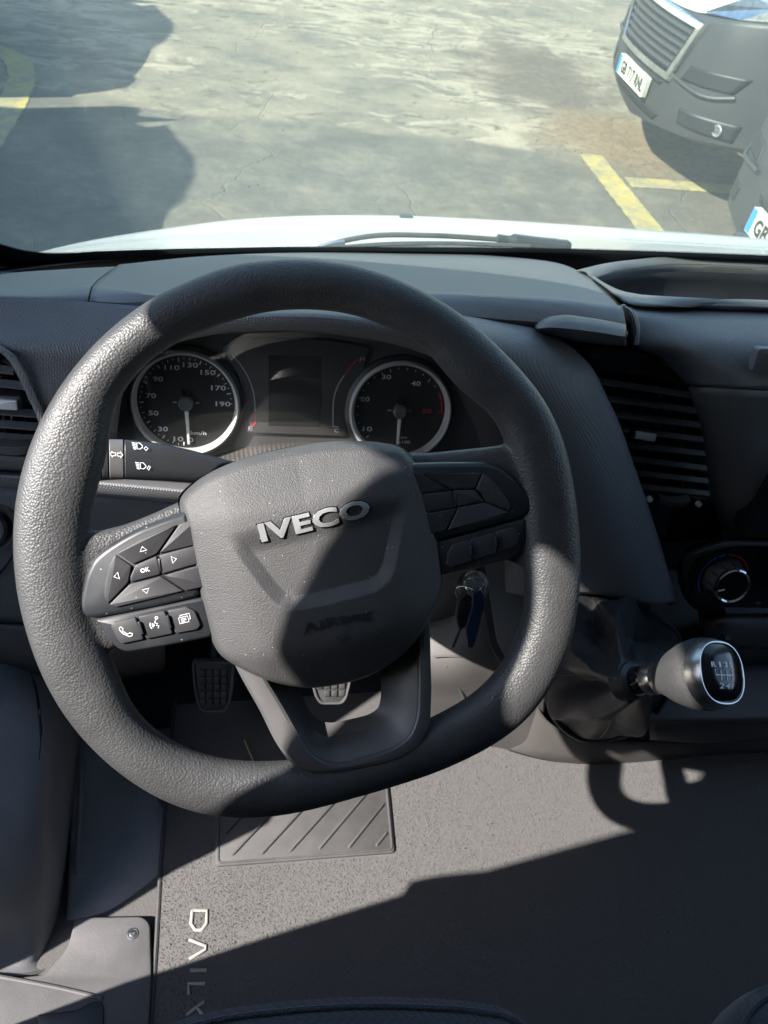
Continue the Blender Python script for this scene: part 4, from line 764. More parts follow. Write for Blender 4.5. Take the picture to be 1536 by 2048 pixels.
# tray on top right
tl_o = Yl((1150, 541, .95), (1200, 529, .98), (1260, 521, 1.02), (1330, 515, 1.05), (1536, 521, 1.06), (1800, 532, 1.06)); tl_i = Yl((1186, 556, .915), (1225, 544, .95), (1270, 536, .99), (1335, 529, 1.02), (1536, 535, 1.03), (1800, 545, 1.03))
tf_i = Yl((1186, 560, .905), (1215, 578, .86), (1258, 594, .82), (1310, 604, .80), (1536, 611, .80), (1800, 620, .81))
sheet('tray_lip', [[q+V(0, .03, -.03) for q in tl_o], tl_o, [(a+b_)/2 + V(0, 0, .006) for a, b_ in zip(tl_o, tl_i)], tl_i, [q+V(0, 0, -.02) for q in tl_i]], 'dash_pad', dash, nu=60, nv=4, solid=.003)
sheet('tray_bowl', [tl_i, [q+V(0, -.01, -.06) for q in tl_i], [a*.6+b_*.4+V(0, 0, -.10) for a, b_ in zip(tl_i, tf_i)], [a*.2+b_*.8+V(0, 0, -.10) for a, b_ in zip(tl_i, tf_i)], tf_i], 'dark_plastic', dash, nu=60, nv=4, solid=.003)
sheet('tray_front', [[q+V(0, .01, -.02) for q in tf_i], [q+V(0, 0, .001) for q in tf_i], Yl((1172, 549, .93), (1200, 568, .865), (1232, 592, .80), (1262, 610, .752), (1400, 613.5, .772), (1536, 618, .785), (1800, 629, .80))], 'dash_pad', dash, nu=60, nv=4, solid=.003)
sheet('pad_end_trim', [Yl((1238, 612, .735), (1256, 628, .715), (1264, 650, .703), (1264, 690, .697)), Yl((1246, 611, .725), (1264, 626, .705), (1272, 650, .694), (1269, 690, .690)), Yl((1250, 611, .745), (1272, 626, .72), (1280, 650, .705), (1278, 690, .70))], 'dash_pad', dash, nu=24, nv=4, solid=.004)
fl = sheet('cup_flap', [Yl((1068, 655, .70), (1085, 647, .70), (1120, 640, .70), (1180, 645, .70), (1250, 658, .70)), Yl((1070, 654, .660), (1090, 643, .657), (1125, 637, .655), (1180, 642, .655), (1252, 655, .655)), Yl((1071, 657, .652), (1100, 653, .645), (1140, 655, .640), (1190, 661, .640), (1252, 672, .640)), Yl((1075, 661, .662), (1115, 667, .654), (1150, 673, .650), (1200, 679, .650), (1252, 685, .652)), Yl((1080, 666, .71), (1120, 674, .71), (1160, 681, .71), (1200, 687, .71), (1252, 692, .71))], 'dash_plastic', dash, nu=30, nv=4, solid=.003)

# air vents
def vent(name_label, panel_rows, slats, Yd, Yw, knob, wheel_px, lens, dots_px, vanes):
    hz = sheet('air_vent', panel_rows, 'gloss_black', dash, nu=20, nv=4, solid=.003); hz['label'] = name_label
    for (x0, y0, x1, y1) in slats:
        a, b_ = Yp(x0, y0, Yd), Yp(x1, y1, Yd); c = (a+b_)/2; ex = (b_-a)/2; MB().obox(c, ex, V(0, .0042, .0012), V(0, -.0004, .0013)).build('slat', 'dash_plastic', hz, bevel=.0006)
    for (x, y0, y1) in vanes:
        a, b_ = Yp(x, y0, Yd+.025), Yp(x+14, y1, Yd+.025); MB().obox((a+b_)/2, (b_-a)/2, V(0, .010, .002), V(.0008, 0, 0)).build('vane', 'dark_plastic', hz)
    x0, y0, x1, y1 = knob; a, b_ = Yp(x0, y0, Yd-.012), Yp(x1, y1, Yd-.012); ex = (b_-a)/2; c = (a+b_)/2
    kf = Fr(c, ex, (0, .35, 1)); w = np.linalg.norm(ex)
    k = MB().prism(kf, fillet([(-w*1.12, -.0072), (w*1.12, -.0072), (w*1.12, .0075), (-w*1.12, .0075)], .003, 3), -.02, .0, .002).build('vent_slider', 'dark_plastic', hz)
    MB().prism(kf, fillet([(-w*.9, -.0052), (w*.9, -.0058), (w*.92, .0042), (-w*.9, .0045)], .0015, 3), -.002, .0035, .0014).build('slider_trim', 'ring_silver', k)
    xw, yw, rw = wheel_px; t = MB(); c = Yp(xw, yw, Yw)
    for j in range(25): an = (j-12)/12; t.obox(c + V(an*rw, .006*an*an, 0), V(rw/25, 0, 0), V(0, .006, 0), V(0, 0, .0052*(1-.35*an*an)))
    t.build('thumbwheel', 'dash_plastic', hz, bevel=.0004)
    for q in dots_px: MB().lathe(Yp(*q, Yw), (0, -1, .3), [(.0036, -.004), (.0036, .001), (.0001, .0011)], 20).build('vent_mark', 'print_white', hz)
vent('tall black air vent with chrome slider beside the instrument hood',
    [Yl((1155, 690, .715), (1250, 690, .71), (1340, 715, .72), (1410, 770, .73)), Yl((1185, 735, .712), (1260, 745, .708), (1340, 760, .715), (1415, 790, .73)), Yl((1200, 750, .75), (1260, 758, .75), (1340, 772, .75), (1396, 800, .75)), Yl((1225, 860, .755), (1290, 870, .755), (1350, 880, .755), (1410, 890, .755)), Yl((1255, 985, .745), (1300, 985, .745), (1360, 992, .745), (1420, 1000, .745)), Yl((1260, 990, .695), (1310, 990, .688), (1370, 996, .688), (1425, 1004, .70)), Yl((1290, 1090, .68), (1330, 1085, .675), (1400, 1080, .676), (1450, 1075, .69))],
    [(1196, 762, 1390, 792), (1206, 796, 1397, 822), (1218, 827, 1402, 851), (1232, 857, 1407, 880), (1245, 888, 1410, 908), (1254, 917, 1414, 937), (1262, 945, 1418, 963), (1268, 972, 1420, 988)], .712, .680,
    (1268, 868, 1312, 874), (1351, 1004, .020), 0, [(1300, 999), (1398, 1009)], [(1222, 745, 860), (1268, 750, 860), (1312, 757, 862), (1352, 765, 868), (1235, 870, 980), (1280, 875, 985), (1322, 880, 990), (1362, 885, 995)])
vent('black air vent with chrome slider at the left end of the dashboard',
    [Yl((-160, 690, .66), (-60, 690, .66), (0, 700, .66), (60, 770, .65)), Yl((-160, 800, .66), (-60, 800, .66), (10, 800, .66), (95, 830, .65)), Yl((-160, 905, .64), (-60, 905, .64), (20, 905, .64), (110, 915, .64))],
    [(-130, 722, 30, 742), (-130, 752, 52, 772), (-130, 781, 70, 800), (-130, 811, 85, 829), (-130, 838, 95, 855), (-130, 865, 105, 880), (-130, 887, 108, 899)], .615, .603,
    (-40, 804, 40, 808), (25, 895, .022), 0, [], [(-40, 740, 890), (5, 745, 890), (48, 765, 890)])
sheet('vent_sill', [Yl((-150, 898, .62), (0, 903, .618), (110, 912, .61)), Yl((-150, 906, .602), (0, 911, .600), (112, 920, .594)), Yl((-150, 935, .606), (0, 940, .604), (118, 948, .598))], 'dash_plastic', dash, nu=30, nv=4, solid=.003)

# steering column, indicator stalk, key
col = root('steering_column', FW.p(0, 0, -.12), 'dark column shroud behind the steering wheel hub', 'steering column')
ax = -FW.z
MB().grid([[FW.p(0, -.028, -.07) + ax*d + rx*cos(t)*FW.x + ry*np.sign(sin(t))*abs(sin(t))**.8*FW.y for t in np.linspace(0, 2*pi, 32, endpoint=False)] for d, rx, ry in ((0, .045, .045), (.02, .072, .064), (.10, .078, .068), (.26, .08, .07))], cu=True, face=None).build('shroud', 'dark_plastic', col, smooth=50)
st = root('indicator_stalk', Yp(460, 940, .47), 'black indicator stalk with white lamp symbols left of the column', 'stalk')
sx = unit(Yp(200, 917, .470)-Yp(460, 937, .480)); SF = Fr(Yp(320, 925, .474), -sx, (0, sin(radians(38)), cos(radians(38))))
def stalk_seg(a, b_, n, nm, m_, prof):
    rows = []
    for t in np.linspace(0, 1, n):
        px = a+(b_-a)*t; ce, hw = prof(px); c = on(px, ce, SF.o, SF.z); r = abs((on(px, ce-hw, SF.o, SF.z)-on(px, ce+hw, SF.o, SF.z))@SF.y)/2
        rows.append([c + r*np.sign(cos(q))*abs(cos(q))**.8*SF.y + r*.62*np.sign(sin(q))*abs(sin(q))**.7*SF.z for q in np.linspace(0, 2*pi, 28, endpoint=False)])
    mb = MB().grid(rows, cu=True); mb.f.append(tuple(range(28))[::-1]); mb.f.append(tuple((n-1)*28+j for j in range(28)))
    return mb.build(nm, m_, st, smooth=50, bevel=.0006)
pf_ = lambda x: (np.interp(x, [170, 250, 330, 440, 520], [918, 919, 925, 940, 950]), np.interp(x, [170, 250, 330, 400, 460, 520], [40, 40, 37, 30, 21, 20]))
bd = stalk_seg(249.5, 520, 24, 'stalk_body', 'dark_plastic', pf_); cl = stalk_seg(219, 247.5, 4, 'twist_ring', 'spoke_plastic', pf_); stalk_seg(205, 217, 3, 'end_ring', 'dark_plastic', pf_); stalk_seg(165, 203.5, 4, 'end_cap', 'dark_plastic', pf_)
def spr(o, strokes, w):
    mb = MB(); h = .0102
    for s_, c_ in strokes:
        uv = [np.array(SF.px(*q, h)) for q in s_]
        mb.ribbon(SF, uv, w, (lambda u, v: .0092+.0014*max(0, 1-(abs(v)/.018)**2)), closed=c_)
    mb.build('printed_symbol', 'print_white', o, smooth=0)
hd = lambda x, y: [([(x, y-6), (x+6, y-6), (x+11, y-1), (x+11, y+2), (x+6, y+6), (x, y+6)], True)] + [([(x-10+.6*k, y-6+k*3), (x-2, y-5+k*3)], False) for k in range(5)]
spr(bd, hd(276, 895) + [([(290, 899), (294, 895), (298, 899), (294, 903)], True)], .00055)
spr(bd, hd(280, 934) + [([(293, 939), (297, 933), (300, 935), (296, 942)], True)], .00055)
ar = lambda x, s_: [(x, 915), (x+s_*5, 909), (x+s_*5, 912), (x+s_*11, 912), (x+s_*11, 918), (x+s_*5, 918), (x+s_*5, 921)]
spr(cl, [(ar(220.5, 1), True), (ar(246, -1), True)], .0006)
kf0 = Yp(946, 1165, .475)
ky = root('ignition_key', kf0, 'bunch of keys with blue tag hanging from the ignition lock', 'keys')
lk = MB().lathe(Yp(946, 1172, .50), unit(Yp(946, 1160, .46)-Yp(940, 1150, .52)), [(.016, -.03), (.017, .0), (.0165, .012), (.0135, .016), (.0125, .012), (.001, .012)], 32).build('lock_barrel', 'steel', ky)
MB().tube(crv(Yl((912, 1178, .463), (925, 1172, .458), (945, 1178, .452), (952, 1198, .450), (938, 1212, .452), (918, 1200, .458)), 40, True), .0007, 6, closed=True).build('key_ring', 'chrome', ky)
MB().tube(crv(Yl((930, 1160, .462), (950, 1158, .456), (966, 1168, .452), (955, 1182, .453), (935, 1178, .458)), 30, True), .0009, 6, closed=True).build('key_ring', 'chrome', ky)
def hang(px, Yd, th, nm, m_, par=ky):
    fr = Fr(Yp(*px[0], Yd), (1, 0, 0), (0, .25, 1)); P = [fr.px(*q) for q in px]; return MB().prism(fr, fillet(P, .003, 4), -th, 0, .0012).build(nm, m_, par)
hang([(934, 1185), (946, 1196), (940, 1225), (932, 1255), (919, 1262), (912, 1240), (918, 1205)], .455, .008, 'key_fob', 'dark_plastic')
hang([(918, 1258), (925, 1258), (909, 1297), (903, 1297)], .458, .0022, 'key_blade', 'steel')
hang([(948, 1186), (962, 1180), (969, 1190), (968, 1218), (948, 1297), (936, 1296), (932, 1262), (946, 1215)], .450, .004, 'key_tag', 'key_blue')

# ================================================================== CENTRE STACK AND GEAR LEVER
clim = root('climate_panel', Yp(1470, 1160, .64), 'black heater control panel with chrome-ringed temperature dial', 'control panel')
FK = Fr(Yp(1450, 1160, .635), (1, 0, 0), (0, sin(radians(24)), cos(radians(24))))
MB().prism(FK, fillet(FK.pl([(1372, 1150), (1392, 1115), (1438, 1097), (1536, 1090), (1750, 1090), (1750, 1222), (1430, 1216), (1392, 1198), (1376, 1175)]), .008, 4), -.03, -.001, .002).build('panel', 'gloss_black', clim)
sheet('panel_rim', [Yl((1455, 1232, .70), (1392, 1212, .69), (1368, 1172, .69), (1366, 1148, .69), (1386, 1110, .69), (1436, 1090, .69), (1536, 1084, .69), (1750, 1084, .69)), Yl((1452, 1226, .640), (1390, 1207, .638), (1368, 1174, .636), (1366, 1148, .634), (1386, 1110, .632), (1436, 1091, .630), (1536, 1085, .630), (1750, 1085, .63)), Yl((1450, 1218, .636), (1396, 1198, .634), (1376, 1172, .632), (1374, 1150, .630), (1394, 1117, .628), (1440, 1098, .626), (1536, 1092, .626), (1750, 1092, .626))], 'dark_plastic', clim, nu=70, nv=3, solid=.002)
kc = np.array(FK.px(1447, 1157)); KR = .0285
kn = MB().lathe(FK.p(*kc, -.002), FK.z, [(KR*1.10, 0), (KR*1.04, .006), (KR*.92, .020), (KR*.88, .024)], 48).build('temperature_knob', 'dash_plastic', clim)
for k in range(12): a = 2*pi*k/12; MB().obox(FK.p(kc[0]+KR*.985*cos(a), kc[1]+KR*.985*sin(a), .013), (FK.x*cos(a)+FK.y*sin(a))*.0006, (-FK.x*sin(a)+FK.y*cos(a))*.0005, FK.z*.008).build('grip_rib', 'gloss_black', kn)
MB().lathe(FK.p(*kc, .021), FK.z, [(KR*.90, 0), (KR*.89, .0035), (KR*.83, .0048), (KR*.76, .003)], 48, caps=False).build('knob_ring', 'chrome', kn)
MB().lathe(FK.p(*kc, .021), FK.z, [(KR*.78, 0), (KR*.77, .0032), (.0005, .0026)], 40).build('knob_face', 'gloss_black', kn)
MB().ribbon(FK, [kc+np.array([-KR*.72, -KR*.22]), kc+np.array([-KR*.40, -KR*.16])], .0022, .0250).build('pointer_mark', 'print_white', kn, smooth=0)
for a0, a1, m_ in [(215, 180, 'print_blue'), (178, 150, 'print_blue'), (147, 118, 'print_blue'), (114, 96, 'print_blue'), (92, 74, 'print_red'), (71, 48, 'print_red'), (46, 22, 'print_red')]:
    MB().ribbon(FK, [kc+KR*1.27*np.array([cos(radians(a)), sin(radians(a))]) for a in np.linspace(a0, a1, 8)], .0022, -.0004).build('scale_segment', m_, clim, smooth=0)
ic = np.array(FK.px(1517, 1206)); MB().ribbon(FK, [ic+np.array(q)*.003 for q in ((-1.2, -.5), (-1.0, .2), (-.3, .5), (.2, .1), (1.2, .1), (1.2, -.5))], .0006, -.0004, closed=True).build('printed_symbol', 'print_grey', clim, smooth=0)
stack = root('lower_console', (.75, .62, 0), 'dark lower centre console with switch row, open shelf and curved grey base', 'console')
sheet('switch_panel', [Yl((1395, 1216, .672), (1430, 1224, .655), (1536, 1226, .64), (1750, 1228, .64)), Yl((1398, 1236, .655), (1435, 1240, .62), (1536, 1242, .612), (1750, 1244, .612)), Yl((1402, 1300, .65), (1437, 1312, .607), (1536, 1316, .60), (1750, 1318, .60)), Yl((1405, 1320, .66), (1437, 1330, .622), (1536, 1332, .615), (1750, 1334, .615))], 'dash_plastic', stack, nu=30, nv=5, solid=.004)
for x in (1432, 1476, 1519, 1562):
    f = Fr(Yp(x+21, 1280, .606), (1, 0, 0), (0, .25, 1)); b_ = MB().prism(f, fillet([(-.0135, -.0165), (.0135, -.0165), (.0135, .0165), (-.0135, .0165)], .001, 2), -.004, .0035, .0015).build('console_switch', 'dark_plastic', stack)
    if x == 1432: MB().ribbon(f, [np.array(q)*.004 + np.array([-.001, .008]) for q in [(cos(t), sin(t)) for t in np.linspace(0, 2*pi, 14)[:-1]]], .0008, .0038, closed=True).ribbon(f, [np.array(q)*.002 + np.array([-.001, .008]) for q in ((-.8, -1), (0, 1), (.8, -1))], .0007, .0038).build('printed_symbol', 'print_white', b_, smooth=0)
MB().box((.42, .52, .135), (1.5, .82, .150)).build('shelf', 'sill_plastic', stack, bevel=.004)
MB().box((.30, .80, -.05), (1.5, .83, .50)).build('shelf_back', 'dark_plastic', stack)
sheet('shelf_lip', [Yl((1300, 1425, .56), (1400, 1428, .56), (1536, 1424, .565), (1750, 1415, .57)), Yl((1300, 1432, .535), (1400, 1436, .535), (1536, 1432, .54), (1750, 1424, .545)), Yl((1300, 1470, .525), (1400, 1476, .525), (1536, 1470, .53), (1750, 1460, .535)), Yl((1300, 1476, .56), (1400, 1483, .56), (1536, 1478, .56), (1750, 1468, .56))], 'sill_plastic', stack, nu=30, nv=4, solid=.003)
sheet('console_side', [Yl((760, 1255, .64), (860, 1245, .62), (930, 1225, .60), (1010, 1205, .60), (1100, 1200, .60)), Yl((760, 1310, .61), (860, 1318, .58), (930, 1308, .568), (1010, 1320, .566), (1100, 1345, .57)), Yl((780, 1400, .59), (860, 1400, .572), (935, 1400, .562), (1010, 1415, .556), (1090, 1440, .55)), Yl((800, 1460, .585), (880, 1462, .570), (950, 1468, .562), (1020, 1485, .552), (1100, 1500, .535)), Yl((830, 1490, .575), (900, 1492, .572), (960, 1496, .566), (1020, 1506, .555), (1100, 1518, .538))], 'grey_plastic', stack, nu=40, nv=7, solid=.004)
MB().tube(crv(Yl((866, 1313, .577), (905, 1312, .569), (940, 1318, .566), (980, 1338, .562), (1010, 1365, .560)), 24), .0016, 6).build('moulding_line', 'grey_plastic', stack)
MB().tube(crv(Yl((893, 1330, .568), (912, 1362, .565), (930, 1400, .561)), 16), .0022, 6).build('moulding_line', 'grey_plastic', stack)
sheet('console_base', [Yl((1060, 1370, .57), (1092, 1440, .545), (1150, 1476, .53), (1250, 1484, .53), (1400, 1482, .54), (1750, 1468, .55)), Yl((1040, 1400, .57), (1078, 1470, .54), (1150, 1495, .525), (1250, 1500, .525), (1400, 1494, .535), (1750, 1480, .54)), Yl((1010, 1470, .565), (1070, 1502, .535), (1150, 1517, .522), (1250, 1520, .524), (1400, 1512, .533), (1750, 1500, .54)), Yl((985, 1492, .565), (1060, 1514, .54), (1150, 1530, .53), (1250, 1532, .53), (1400, 1524, .54), (1750, 1512, .548))], 'grey_plastic', stack, nu=60, nv=5, solid=.004)
# framed dark panel right of the column
FP = Fr(Yp(1020, 1250, .575), (1, 0, -.05), (0, .42, 1))
MB().prism(FP, fillet(FP.pl([(945, 1100), (1120, 1120), (1130, 1410), (1080, 1385), (1005, 1345), (978, 1300)]), .012, 5), -.05, 0, .006).build('side_panel', 'dark_plastic', stack)
MB().prism(FP, fillet(FP.pl([(972, 1110), (1110, 1128), (1118, 1390), (1080, 1365), (1015, 1328), (992, 1285)]), .010, 5), -.01, .0022, .001).build('panel_insert', 'dash_plastic', stack)
MB().prism(FP, FP.pl([(1040, 1060), (1330, 1150), (1345, 1290), (1200, 1180), (1120, 1200), (1060, 1180)]), -.08, -.045, .005).build('upper_infill', 'dark_plastic', stack)

gear = root('gear_lever', Yp(1200, 1400, .55), 'gear lever with leather boot and chrome-faced six-speed knob', 'gear lever')
dk = unit(ray(1440, 1345)); GA = unit(.75*(-dk) + .655*CR + .06*CU); KC = CAM + ray(1441, 1345)*.665
def gp(d): return KC - GA*d
base = [(1118, 1185, .60), (1180, 1172, .615), (1250, 1198, .625), (1310, 1232, .62), (1358, 1278, .60), (1350, 1345, .565), (1322, 1405, .54), (1290, 1448, .528), (1230, 1472, .518), (1170, 1478, .518), (1118, 1448, .526), (1092, 1385, .54), (1088, 1300, .565), (1100, 1232, .585)]
NB = 120; RB_ = crv([Yp(*q) for q in base], NB, True); bc = RB_.mean(0); nk = gp(.105)
gx = unit(np.cross(GA, V(0, 0, 1))); gy = np.cross(gx, GA)
ring0 = []                                          # neck circle matched in angle to the base ring
for q in RB_:
    d = q-bc; a = atan2((d-(d@GA)*GA)@gy, (d-(d@GA)*GA)@gx); ring0.append(nk + .019*(cos(a)*gx + sin(a)*gy))
ring0 = np.array(ring0); rows = []
for t in np.linspace(0, 1, 30):
    w = t**1.0; row = []
    for j in range(NB):
        p = RB_[j]*(1-w) + ring0[j]*w; out = unit(RB_[j]-bc); an = 2*pi*j/NB
        tw = an + .7*t; tri_ = lambda q: 2*abs((q/pi) % 1 - .5); e1 = tri_(2.5*tw+.35); e2 = tri_(4.5*an-1.1*t+1.3); e3 = tri_(1.0*an+2.2*t*pi+.4)
        fold = (.034*(e1-.5) + .014*(e2-.5))*sin(pi*t**.8)**.8 + .012*(e3-.5)*sin(pi*t)
        row.append(p + out*fold + (nk-bc)*(.10*sin(pi*t)*(e1-.5)))
    rows.append(row)
bt = MB().grid(rows, cu=True)
cc = np.array(rows).reshape(-1, 3).mean(0); f0 = bt.f[15*NB]; q0, q1, q2 = (np.array(bt.v[i]) for i in f0[:3])
if np.cross(q1-q0, q2-q0)@(q0-cc) < 0: bt.f = [f[::-1] for f in bt.f]
bto = bt.build('boot', 'boot_leather', gear, smooth=55, solid=.001)
for j in (8, 38, 72, 100): MB().tube([np.array(rows[k][j]) + unit(np.array(rows[k][j])-cc)*.0004 for k in range(2, 24)], .0011, 6).build('boot_seam', 'boot_leather', bto)
MB().tube([q for q in crv(RB_[::4]+V(0, -.002, .001), 90, True)], .004, 8, closed=True).build('boot_frame', 'dark_plastic', gear)
MB().lathe(nk, GA, [(.0195, -.012), (.0185, .004), (.0150, .008)], 32).build('boot_collar', 'dark_plastic', gear)
MB().lathe(gp(.100), GA, [(.0125, 0), (.0135, .004), (.0130, .013), (.0120, .016)], 32).build('shaft', 'gloss_black', gear)
MB().lathe(gp(.085), GA, [(.0125, 0), (.0145, .002), (.0150, .010), (.0138, .014), (.0150, .017), (.0152, .020)], 40).build('chrome_collar', 'satin_metal', gear)
gk = MB().lathe(gp(.065), GA, [(.0150, 0), (.0190, .008), (.0250, .020), (.0298, .033), (.0318, .044), (.0318, .050), (.0304, .056)], 56).build('knob', 'leather', gear)
# bright cap: rounded-square face
gu = unit(CR - (CR@GA)*GA); FG = Fr(KC, gu, np.cross(GA, gu)); 
sq = lambda r, e, n=48: [(r*np.sign(cos(t))*abs(cos(t))**e, r*np.sign(sin(t))*abs(sin(t))**e) for t in np.linspace(0, 2*pi, n, endpoint=False)]
def capring(specs): return MB().grid([[FG.p(u, v, h) for u, v in sq(r, e)] for r, e, h in specs], cu=True, face=None)
cap = capring([(.0312, 1.0, -.012), (.0304, .96, -.006), (.0284, .90, -.001), (.0268, .84, .0022), (.0256, .79, .0022), (.0248, .77, .0008)])
cap.build('chrome_cap', 'satin_metal', gear, smooth=60)
fc = capring([(.0250, .77, .0006), (.0230, .77, .0026), (.010, .8, .0038), (.0001, 1, .0040)]); fco = fc.build('knob_face', 'gloss_black', gear, smooth=60)
mb = MB(); k_ = .0125; hz = lambda u, v: .0048-.0017*((u*u+v*v)/.0003)
for s_, x, y in (('R', -1.02, .50), ('1', -.42, .50), ('3', .20, .50), ('5', .82, .50), ('2', -.42, -.92), ('4', .20, -.92), ('6', .82, -.92)): text(mb, FG, s_, x*k_*.92, y*k_, .0048, width=.0050 if s_ not in '1' else .0024, h=hz, bold=.03)
for pth_ in ([(-.95, .18), (-.95, -.2), (.80, -.2)], [(-.42, .14), (-.42, -.55)], [(.20, .14), (.20, -.55)], [(.80, .14), (.80, -.55)]): mb.ribbon(FG, [np.array(q)*k_*np.array([.92, 1]) for q in pth_], .0011, hz)
mb.build('gear_pattern', 'print_white', fco, smooth=0)

# ================================================================== FLOOR, PEDALS, SILL, SEAT
fl_ = MB().grid([[V(x, y, -.004) for x in np.linspace(-.49, 1.5, 30)] for y in np.linspace(-.9, .78, 24)], face=(0, 0, 9)).build('floor', 'carpet', smooth=0, solid=.03); kind(fl_, 'structure'); fl_['label'] = 'grey carpeted cab floor'
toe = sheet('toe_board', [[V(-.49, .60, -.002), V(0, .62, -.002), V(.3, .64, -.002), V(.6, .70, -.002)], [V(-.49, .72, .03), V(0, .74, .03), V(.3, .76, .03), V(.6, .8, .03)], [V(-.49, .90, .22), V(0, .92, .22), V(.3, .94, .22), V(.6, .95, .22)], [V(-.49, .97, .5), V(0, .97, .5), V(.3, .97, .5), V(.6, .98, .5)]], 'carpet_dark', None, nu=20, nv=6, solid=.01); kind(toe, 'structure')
bh = MB().box((-.49, 1.0, -.5), (1.5, 1.03, .52)).build('bulkhead', 'dark_plastic', smooth=0); kind(bh, 'structure')
matt = root('floor_mat', Zp(550, 1700, 0), 'grey carpet driver mat with ribbed rubber heel pad and stitched letters', 'floor mat')
FM = Fr((0, 0, .006), (1, 0, 0), (0, 1, 0))
mo = [FM.px(*q) for q in [(300, 2070), (312, 1900), (322, 1720), (336, 1560), (350, 1400), (372, 1362), (440, 1350), (760, 1340), (800, 1400), (815, 1470)]] + [(.25, .61), (.40, .62), (.80, .60), (.82, .12), (-.15, .12)]
mo = fillet(mo, .018, 4)
MB().prism(FM, mo, -.006, 0, .003).build('mat_carpet', 'carpet', matt, smooth=30)
MB().tube([FM.p(a, b_, -.001) for a, b_ in mo], .0032, 8, closed=True).build('mat_binding', 'rubber_black', matt)
hp = [FM.px(*q) for q in [(430, 1735), (432, 1640), (442, 1585), (776, 1560), (782, 1620), (790, 1707)]]
pad = MB().prism(FM, fillet(hp, .006, 4), -.001, .004, .002).build('heel_pad', 'rubber_pad', matt, smooth=40)
MB().tube([FM.p(*q, .004) for q in fillet(inset(hp, .004), .006, 4)], .0016, 6, closed=True).build('pad_border', 'rubber_pad', pad)
for a, b_ in [((210, 795), (270, 730)), ((235, 885), (420, 690)), ((355, 880), (540, 680)), ((470, 870), (670, 650)), ((590, 860), (790, 625)), ((710, 855), (855, 675)), ((825, 845), (865, 795))]:
    A, B_ = (np.array(FM.px(q[0]/2.048+350, q[1]/2.048+1280)) for q in (a, b_)); MB().tube([FM.p(*A, .003), FM.p(*(A*.97+B_*.03), .0046), FM.p(*(A*.03+B_*.97), .0046), FM.p(*B_, .003)], .0022, 8).build('pad_rib', 'rubber_pad', pad)
stt = MB()
for pth_, c_ in [([(385, 1821), (414, 1821), (413, 1848), (402, 1861), (390, 1860), (382, 1848)], True), ([(378, 1879), (412, 1892), (411, 1900), (378, 1919)], False), ([(380, 1941), (413, 1941)], False), ([(378, 1990), (377, 1968), (410, 1968)], False), ([(409, 2004), (393, 2015), (406, 2030)], False), ([(393, 2015), (373, 2031)], False)]:
    stt.tube([FM.p(*FM.px(*q), .001) for q in (pth_+[pth_[0]] if c_ else pth_)], .0021, 6, flat=.7, up=V(0, 0, 1))
stt.build('stitched_letters', 'stitch', matt, smooth=60)
# carpet pile: short tufts over the floor and mat in view
pile = MB(); n_ = 0
hx = np.array(hp)
def in_poly(p, poly):
    r_ = False
    for i in range(len(poly)):
        a, b_ = poly[i-1], poly[i]
        if (a[1] > p[1]) != (b_[1] > p[1]) and p[0] < (b_[0]-a[0])*(p[1]-a[1])/(b_[1]-a[1])+a[0]: r_ = not r_
    return r_
vs_, fs_ = [], []
hp_o = inset(hp, -.003)
while n_ < 90000:
    x, y = RNG.uniform(-.155, .80), RNG.uniform(.16, .60); n_ += 1
    if in_poly((x, y), hp_o): continue
    z = .0055 if in_poly((x, y), mo) else -.0045
    if x < -.14 and z < 0: continue
    a = RNG.uniform(0, 2*pi); l = RNG.uniform(.0015, .0032); w = RNG.uniform(.0003, .0006); dx, dy = l*.75*cos(a), l*.75*sin(a); px_, py_ = -sin(a)*w, cos(a)*w
    k = len(vs_); vs_ += [(x-px_, y-py_, z), (x+px_, y+py_, z), (x+dx*.6+px_*.6, y+dy*.6+py_*.6, z+l*.7), (x+dx, y+dy, z+l*.75)]; fs_ += [(k, k+1, k+2), (k, k+2, k+3)]
pile.v, pile.f = vs_, fs_
po = pile.build('carpet_pile', 'carpet_pile', smooth=0); kind(po, 'stuff'); po['label'] = 'short matted carpet tufts on floor and mat'
# pedals
def pedal(c, outl, label, nx, ny):
    r = root('pedal', c, label, 'pedal', 'foot pedals'); f = Fr(c, (1, 0, -.02), (0, .62, .78)); P = [f.px(*q) for q in outl]
    pd = MB().prism(f, fillet(P, .007, 4), -.012, 0, .003).build('pad', 'rubber_black', r); P = np.array(P); lo, hi = P.min(0), P.max(0); tr = MB(); Pi = inset([tuple(q) for q in P], .002)
    for i in range(nx):
        for j in range(ny):
            u = lo[0]+(hi[0]-lo[0])*(i+.5)/nx; v = lo[1]+(hi[1]-lo[1])*(j+.5)/ny; du, dv = (hi[0]-lo[0])/nx*.40, (hi[1]-lo[1])/ny*.40
            if all(in_poly((u+a*du, v+b_*dv), Pi) for a in (-1, 1) for b_ in (-1, 1)): tr.prism(f, [(u-du, v-dv), (u+du, v-dv), (u+du, v+dv), (u-du, v+dv)], -.002, .0032, .0012)
    kind(tr.build('tread', 'rubber_black', pd), 'stuff')
    MB().tube([f.p(*q, .001) for q in fillet(inset([tuple(q) for q in P], .002), .006, 4)], .0022, 6, closed=True).build('pad_edge', 'rubber_pad', pd)
    MB().tube(crv([f.p(0, .01, -.012), f.p(0, .03, -.04), c + V(0, .12, .10), c + V(0, .20, .32)], 14), .009, 8).build('pedal_arm', 'dark_plastic', r)
pedal(Zp(428, 1372, .135), [(384, 1322), (471, 1322), (467, 1370), (460, 1408), (450, 1424), (404, 1425), (393, 1408), (387, 1370)], 'left foot pedal with square rubber studs', 6, 7)
